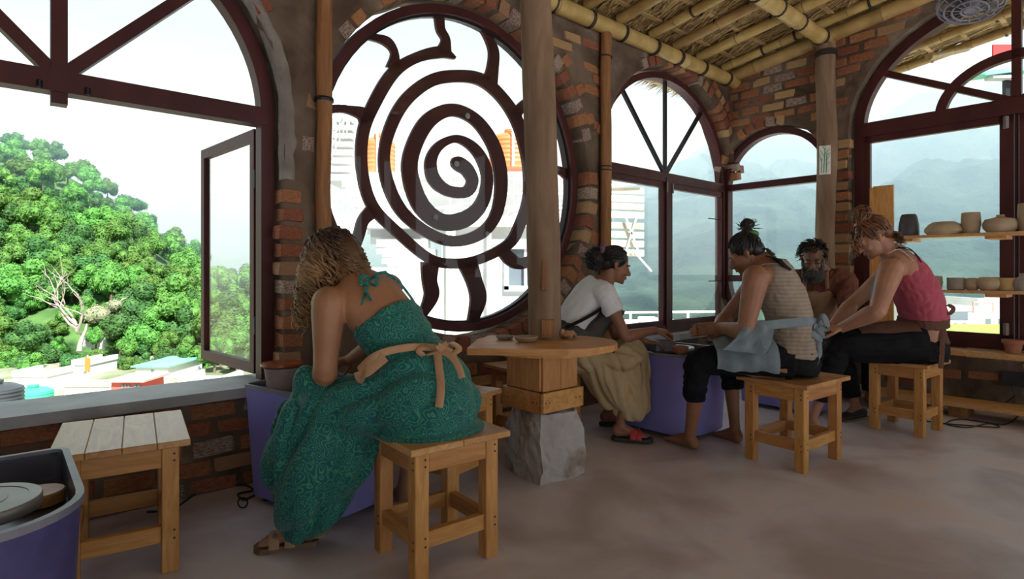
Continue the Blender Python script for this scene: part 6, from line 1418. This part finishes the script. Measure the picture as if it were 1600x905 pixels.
# stairs climbing away to the upper left
for k in range(9):
    y = 412-k*15.5; Y = 8.7+k*.3; px1 = 690-k*11; px0 = 606-k*9
    slab('step', px0, px1, y-7, y+5, Y, Y+.34, 'grey_wall'); slab('riser', px0, px1, y-2, y+16, Y+.02, Y+.06, 'white_wall')
slab('stair_wall', 505, 560, 330, 900, 8.3, 8.5, 'stained_wall')
slab('landing', 505, 625, 272, 282, 11.4, 12.6, 'white_wall')
for k in range(7): slab('upper_step', 512+k*1.5, 548, 262-k*13, 268-k*13, 11.6+k*.25, 11.9+k*.25, 'grey_wall')
def railing(label, pts, h, par=None, mids=(.5,), bars=0, r=.02, cat='railing'):
    t = thing('railing', label, cat, pts[0]) if par is None else par
    for i in range(len(pts)-1):
        a, b = V(pts[i]), V(pts[i+1])
        MB().tube([a+ZUP*h, b+ZUP*h], r*1.2, 6).build('top_rail', MATS['white_rail'], t)
        for m_ in mids: MB().tube([a+ZUP*h*m_, b+ZUP*h*m_], r*.8, 6).build('mid_rail', MATS['white_rail'], t)
        for k in range(bars): c_ = a+(b-a)*(k+.5)/bars; MB().tube([c_+ZUP*.02, c_+ZUP*h], r*.6, 5).build('bar', MATS['white_rail'], t)
    for p in pts: MB().tube([V(p), V(p)+ZUP*h], r*1.3, 6).build('post', MATS['white_rail'], t)
    return t
railing('white stair railing with square bars on the left of the round window', [fp(522, 380, 8.4), fp(566, 340, 8.9)], .62, bars=5, mids=(.25, .5, .75))
railing('white railing of the upper stair flight', [fp(508, 262, 11.4), fp(545, 205, 13)], .8, bars=6)
railing('white terrace railing behind the spiral', [fp(622, 348, 9.3), fp(720, 348, 9.3), fp(820, 348, 9.3), fp(905, 348, 9.3)], .78, mids=(.3, .6), bars=3)
for k, px in enumerate((690, 740, 790, 840)):                     # light trusses stacked on the terrace
    tr2 = thing('roof_truss', f'pale steel roof truss on the terrace, number {k+1} counted from the left'.replace(f', number {k+1} counted from the left', (', leftmost', ', second from the left', ', third from the left', ', rightmost')[k]), 'truss', fp(px, 350, 10.5+k*.2), group='terrace trusses')
    for (x0, y0), (x1, y1) in (((px-45, 330), (px+40, 318)), ((px-45, 347), (px+40, 335)), ((px-45, 347), (px-25, 328)), ((px-25, 328), (px-5, 342)), ((px-5, 342), (px+15, 323)), ((px+15, 323), (px+40, 335))):
        MB().bar(fp(x0, y0, 10.5+k*.2), fp(x1, y1, 10.5+k*.2), .03, .03, ch=0).build('strut', MATS['grey_wall'], tr2)
for px, yb, lab, r in ((592, 272, 'orange water tank on the white roof, left of the spiral centre', .34), (798, 266, 'orange water tank on the white roof, right of the spiral centre', .46)):
    t, p = tank('orange_tank', lab, px, yb, 12.5, r, .78, 'orange_tank'); t['group'] = 'orange roof tanks'
    MB().tube([p+V((.05, -r*1.1, 0)), p+V((.05, -r*1.1, .9))], .03, 6).build('pipe', MATS['white_rail'], t)
MB().box(fp(592, 275, 12.5)-ZUP*.06, (1.2, 1., .12)).build('tank_plinth', MATS['white_wall'], NB)

# ------------------------------------------------------------------ beyond the corner window
TB = thing('roof_terrace', 'white roof terrace below the corner window', 'terrace', V((3.6, 13, -9)))
a = at(940, 528, 11.5); MB().box(V((4.2, 13.4, (a.z-9)/2)), (7.4, 3.8, a.z+9)).build('slab', MATS['white_wall'], TB)
zt_ = a.z
P = lambda px, Y: V(((px-CX)/F_*Y, Y, zt_))
railing('white roof railing beyond the corner window', [P(940, 11.8), P(985, 11.9), P(1030, 12.), P(1075, 12.1), P(1125, 12.2), P(1180, 12.3)], HC-(488-CY)/F_*12-zt_, mids=(.33, .66), bars=0)
dm = P(1090, 11.6); single(MB().lathe([(.42, 0), (.4, .12), (.3, .25), (.12, .33), (0, .35)], dm, 20), 'white_dome', MATS['white_wall'], 'low white dome on the terrace below the corner window', 'dome', dm, True)
bx_ = P(1012, 11.7); single(MB().box(bx_+ZUP*.2, (.35, .3, .4), None, .02), 'white_box', MATS['white_wall'], 'white box behind the roof railing', 'box', bx_)
PBD = thing('board_rack', 'rack of weathered pale boards with a white strut beyond the corner window', 'board rack', P(985, 12.6))
for k, y in enumerate((297, 310, 322, 335, 352, 366, 380, 394)):
    p0 = at(948, y, 12.6); p1 = at(1006, y+2, 12.6); MB().bar(p0, p1, .05, .145, ch=.008).build('board', MATS['pale_board'], PBD)
for (x0, y0), (x1, y1) in (((962, 285), (962, 480)), ((1000, 292), (1000, 480)), ((988, 390), (1018, 424)), ((978, 340), (1000, 400)), ((996, 335), (976, 400)), ((950, 289), (1004, 287))):
    p0 = at(x0, y0, 12.5); p1 = at(x1, y1, 12.5)
    if y1 == 480: p1.z = zt_
    MB().bar(p0, p1, .035, .035, ch=0).build('strut', MATS['white_rail'], PBD)
# ------------------------------------------------------------------ beyond the wide right window
house('far_white_house', 'white house with dark roofed porch beyond the right window', 1470, 1530, 486, 540, 60, 8, 'white_wall', None, ((1485, 488, 1512, 500), (1476, 505, 1482, 513), (1490, 505, 1496, 513), (1504, 505, 1510, 513)))
house('far_grey_house', 'tall pale house at the edge of the right window', 1530, 1640, 472, 540, 66, 9, 'white_wall', None, ((1540, 498, 1548, 508), (1560, 498, 1568, 508)))
house('far_red_stall', 'little red stall roof beside the far white house', 1452, 1474, 487, 540, 58, 4, 'white_wall', 'red_roof')
gw = at(1400, 522, 42); single(MB().box(V((at(1500, 522, 42).x, 46, (gw.z-9)/2)), (30, 8, gw.z+9)), 'grass_bank', MATS['grass'], 'strip of yellow-green grass beyond the right window', 'grass bank')
rw = at(1500, 514, 52); single(MB().box(V((rw.x, 53, (rw.z-9)/2)), (36, 2, rw.z+9)), 'white_boundary_wall', MATS['white_wall'], 'long white boundary wall behind the grass strip', 'wall')
rf_ = railing('red-framed railing on the far terrace beyond the right window', [at(1521, 489, 57), at(1552, 489, 57), at(1590, 489, 57)], 1.0, mids=(.1,), r=.07)
for o in rf_.children: o.data.materials.clear(); o.data.materials.append(MATS['red_roof'])
# shed corner seen through the top of the right window
gs = thing('tower_shed', 'green-roofed shed on dark posts with a red banner, top right window', 'shed', at(1590, 500, 16))
p = at(1530, 112, 16); q_ = at(1690, 92, 16)
MB().add([p, q_, q_+V((.1, .6, .05)), p+V((.1, .6, .05))]+[x-ZUP*.12 for x in (p, q_, q_+V((.1, .6, .05)), p+V((.1, .6, .05)))], [(0, 1, 2, 3), (7, 6, 5, 4), (0, 4, 5, 1), (1, 5, 6, 2), (2, 6, 7, 3), (3, 7, 4, 0)]).build('roof', MATS['green_sheet'], gs)
for px in (1572, 1582, 1675): a = at(px, 110, 16.3); MB().box(V((a.x, 16.3, (a.z-9)/2)), (.12, .12, a.z+9), None, 0).build('post', MATS['metal_dark'], gs)
a = at(1551, 70, 15.5); b = at(1580, 88, 15.5); MB().box((a+b)/2, (b.x-a.x, .05, a.z-b.z)).build('banner', MATS['flag_red'], gs)
MB().box(at(1570, 122, 16.2), (.9, .3, .08)).build('shelf', MATS['grey_wall'], gs)
# unseen pale slab outside the rear openings, added to bounce sunlight indoors
tq = [RD(-1, 6.85), RD(10, 6.85), RD(10, 13), RD(-1, 13)]
tag(MB().prism([(p.x, p.y) for p in tq], lambda a, b, t: V((a, b, t)), -.3, -.02).build('rear_bounce_slab', MATS['white_wall']), 'unseen pale slab added outside the rear openings to bounce fill light', 'terrace', kind='structure')
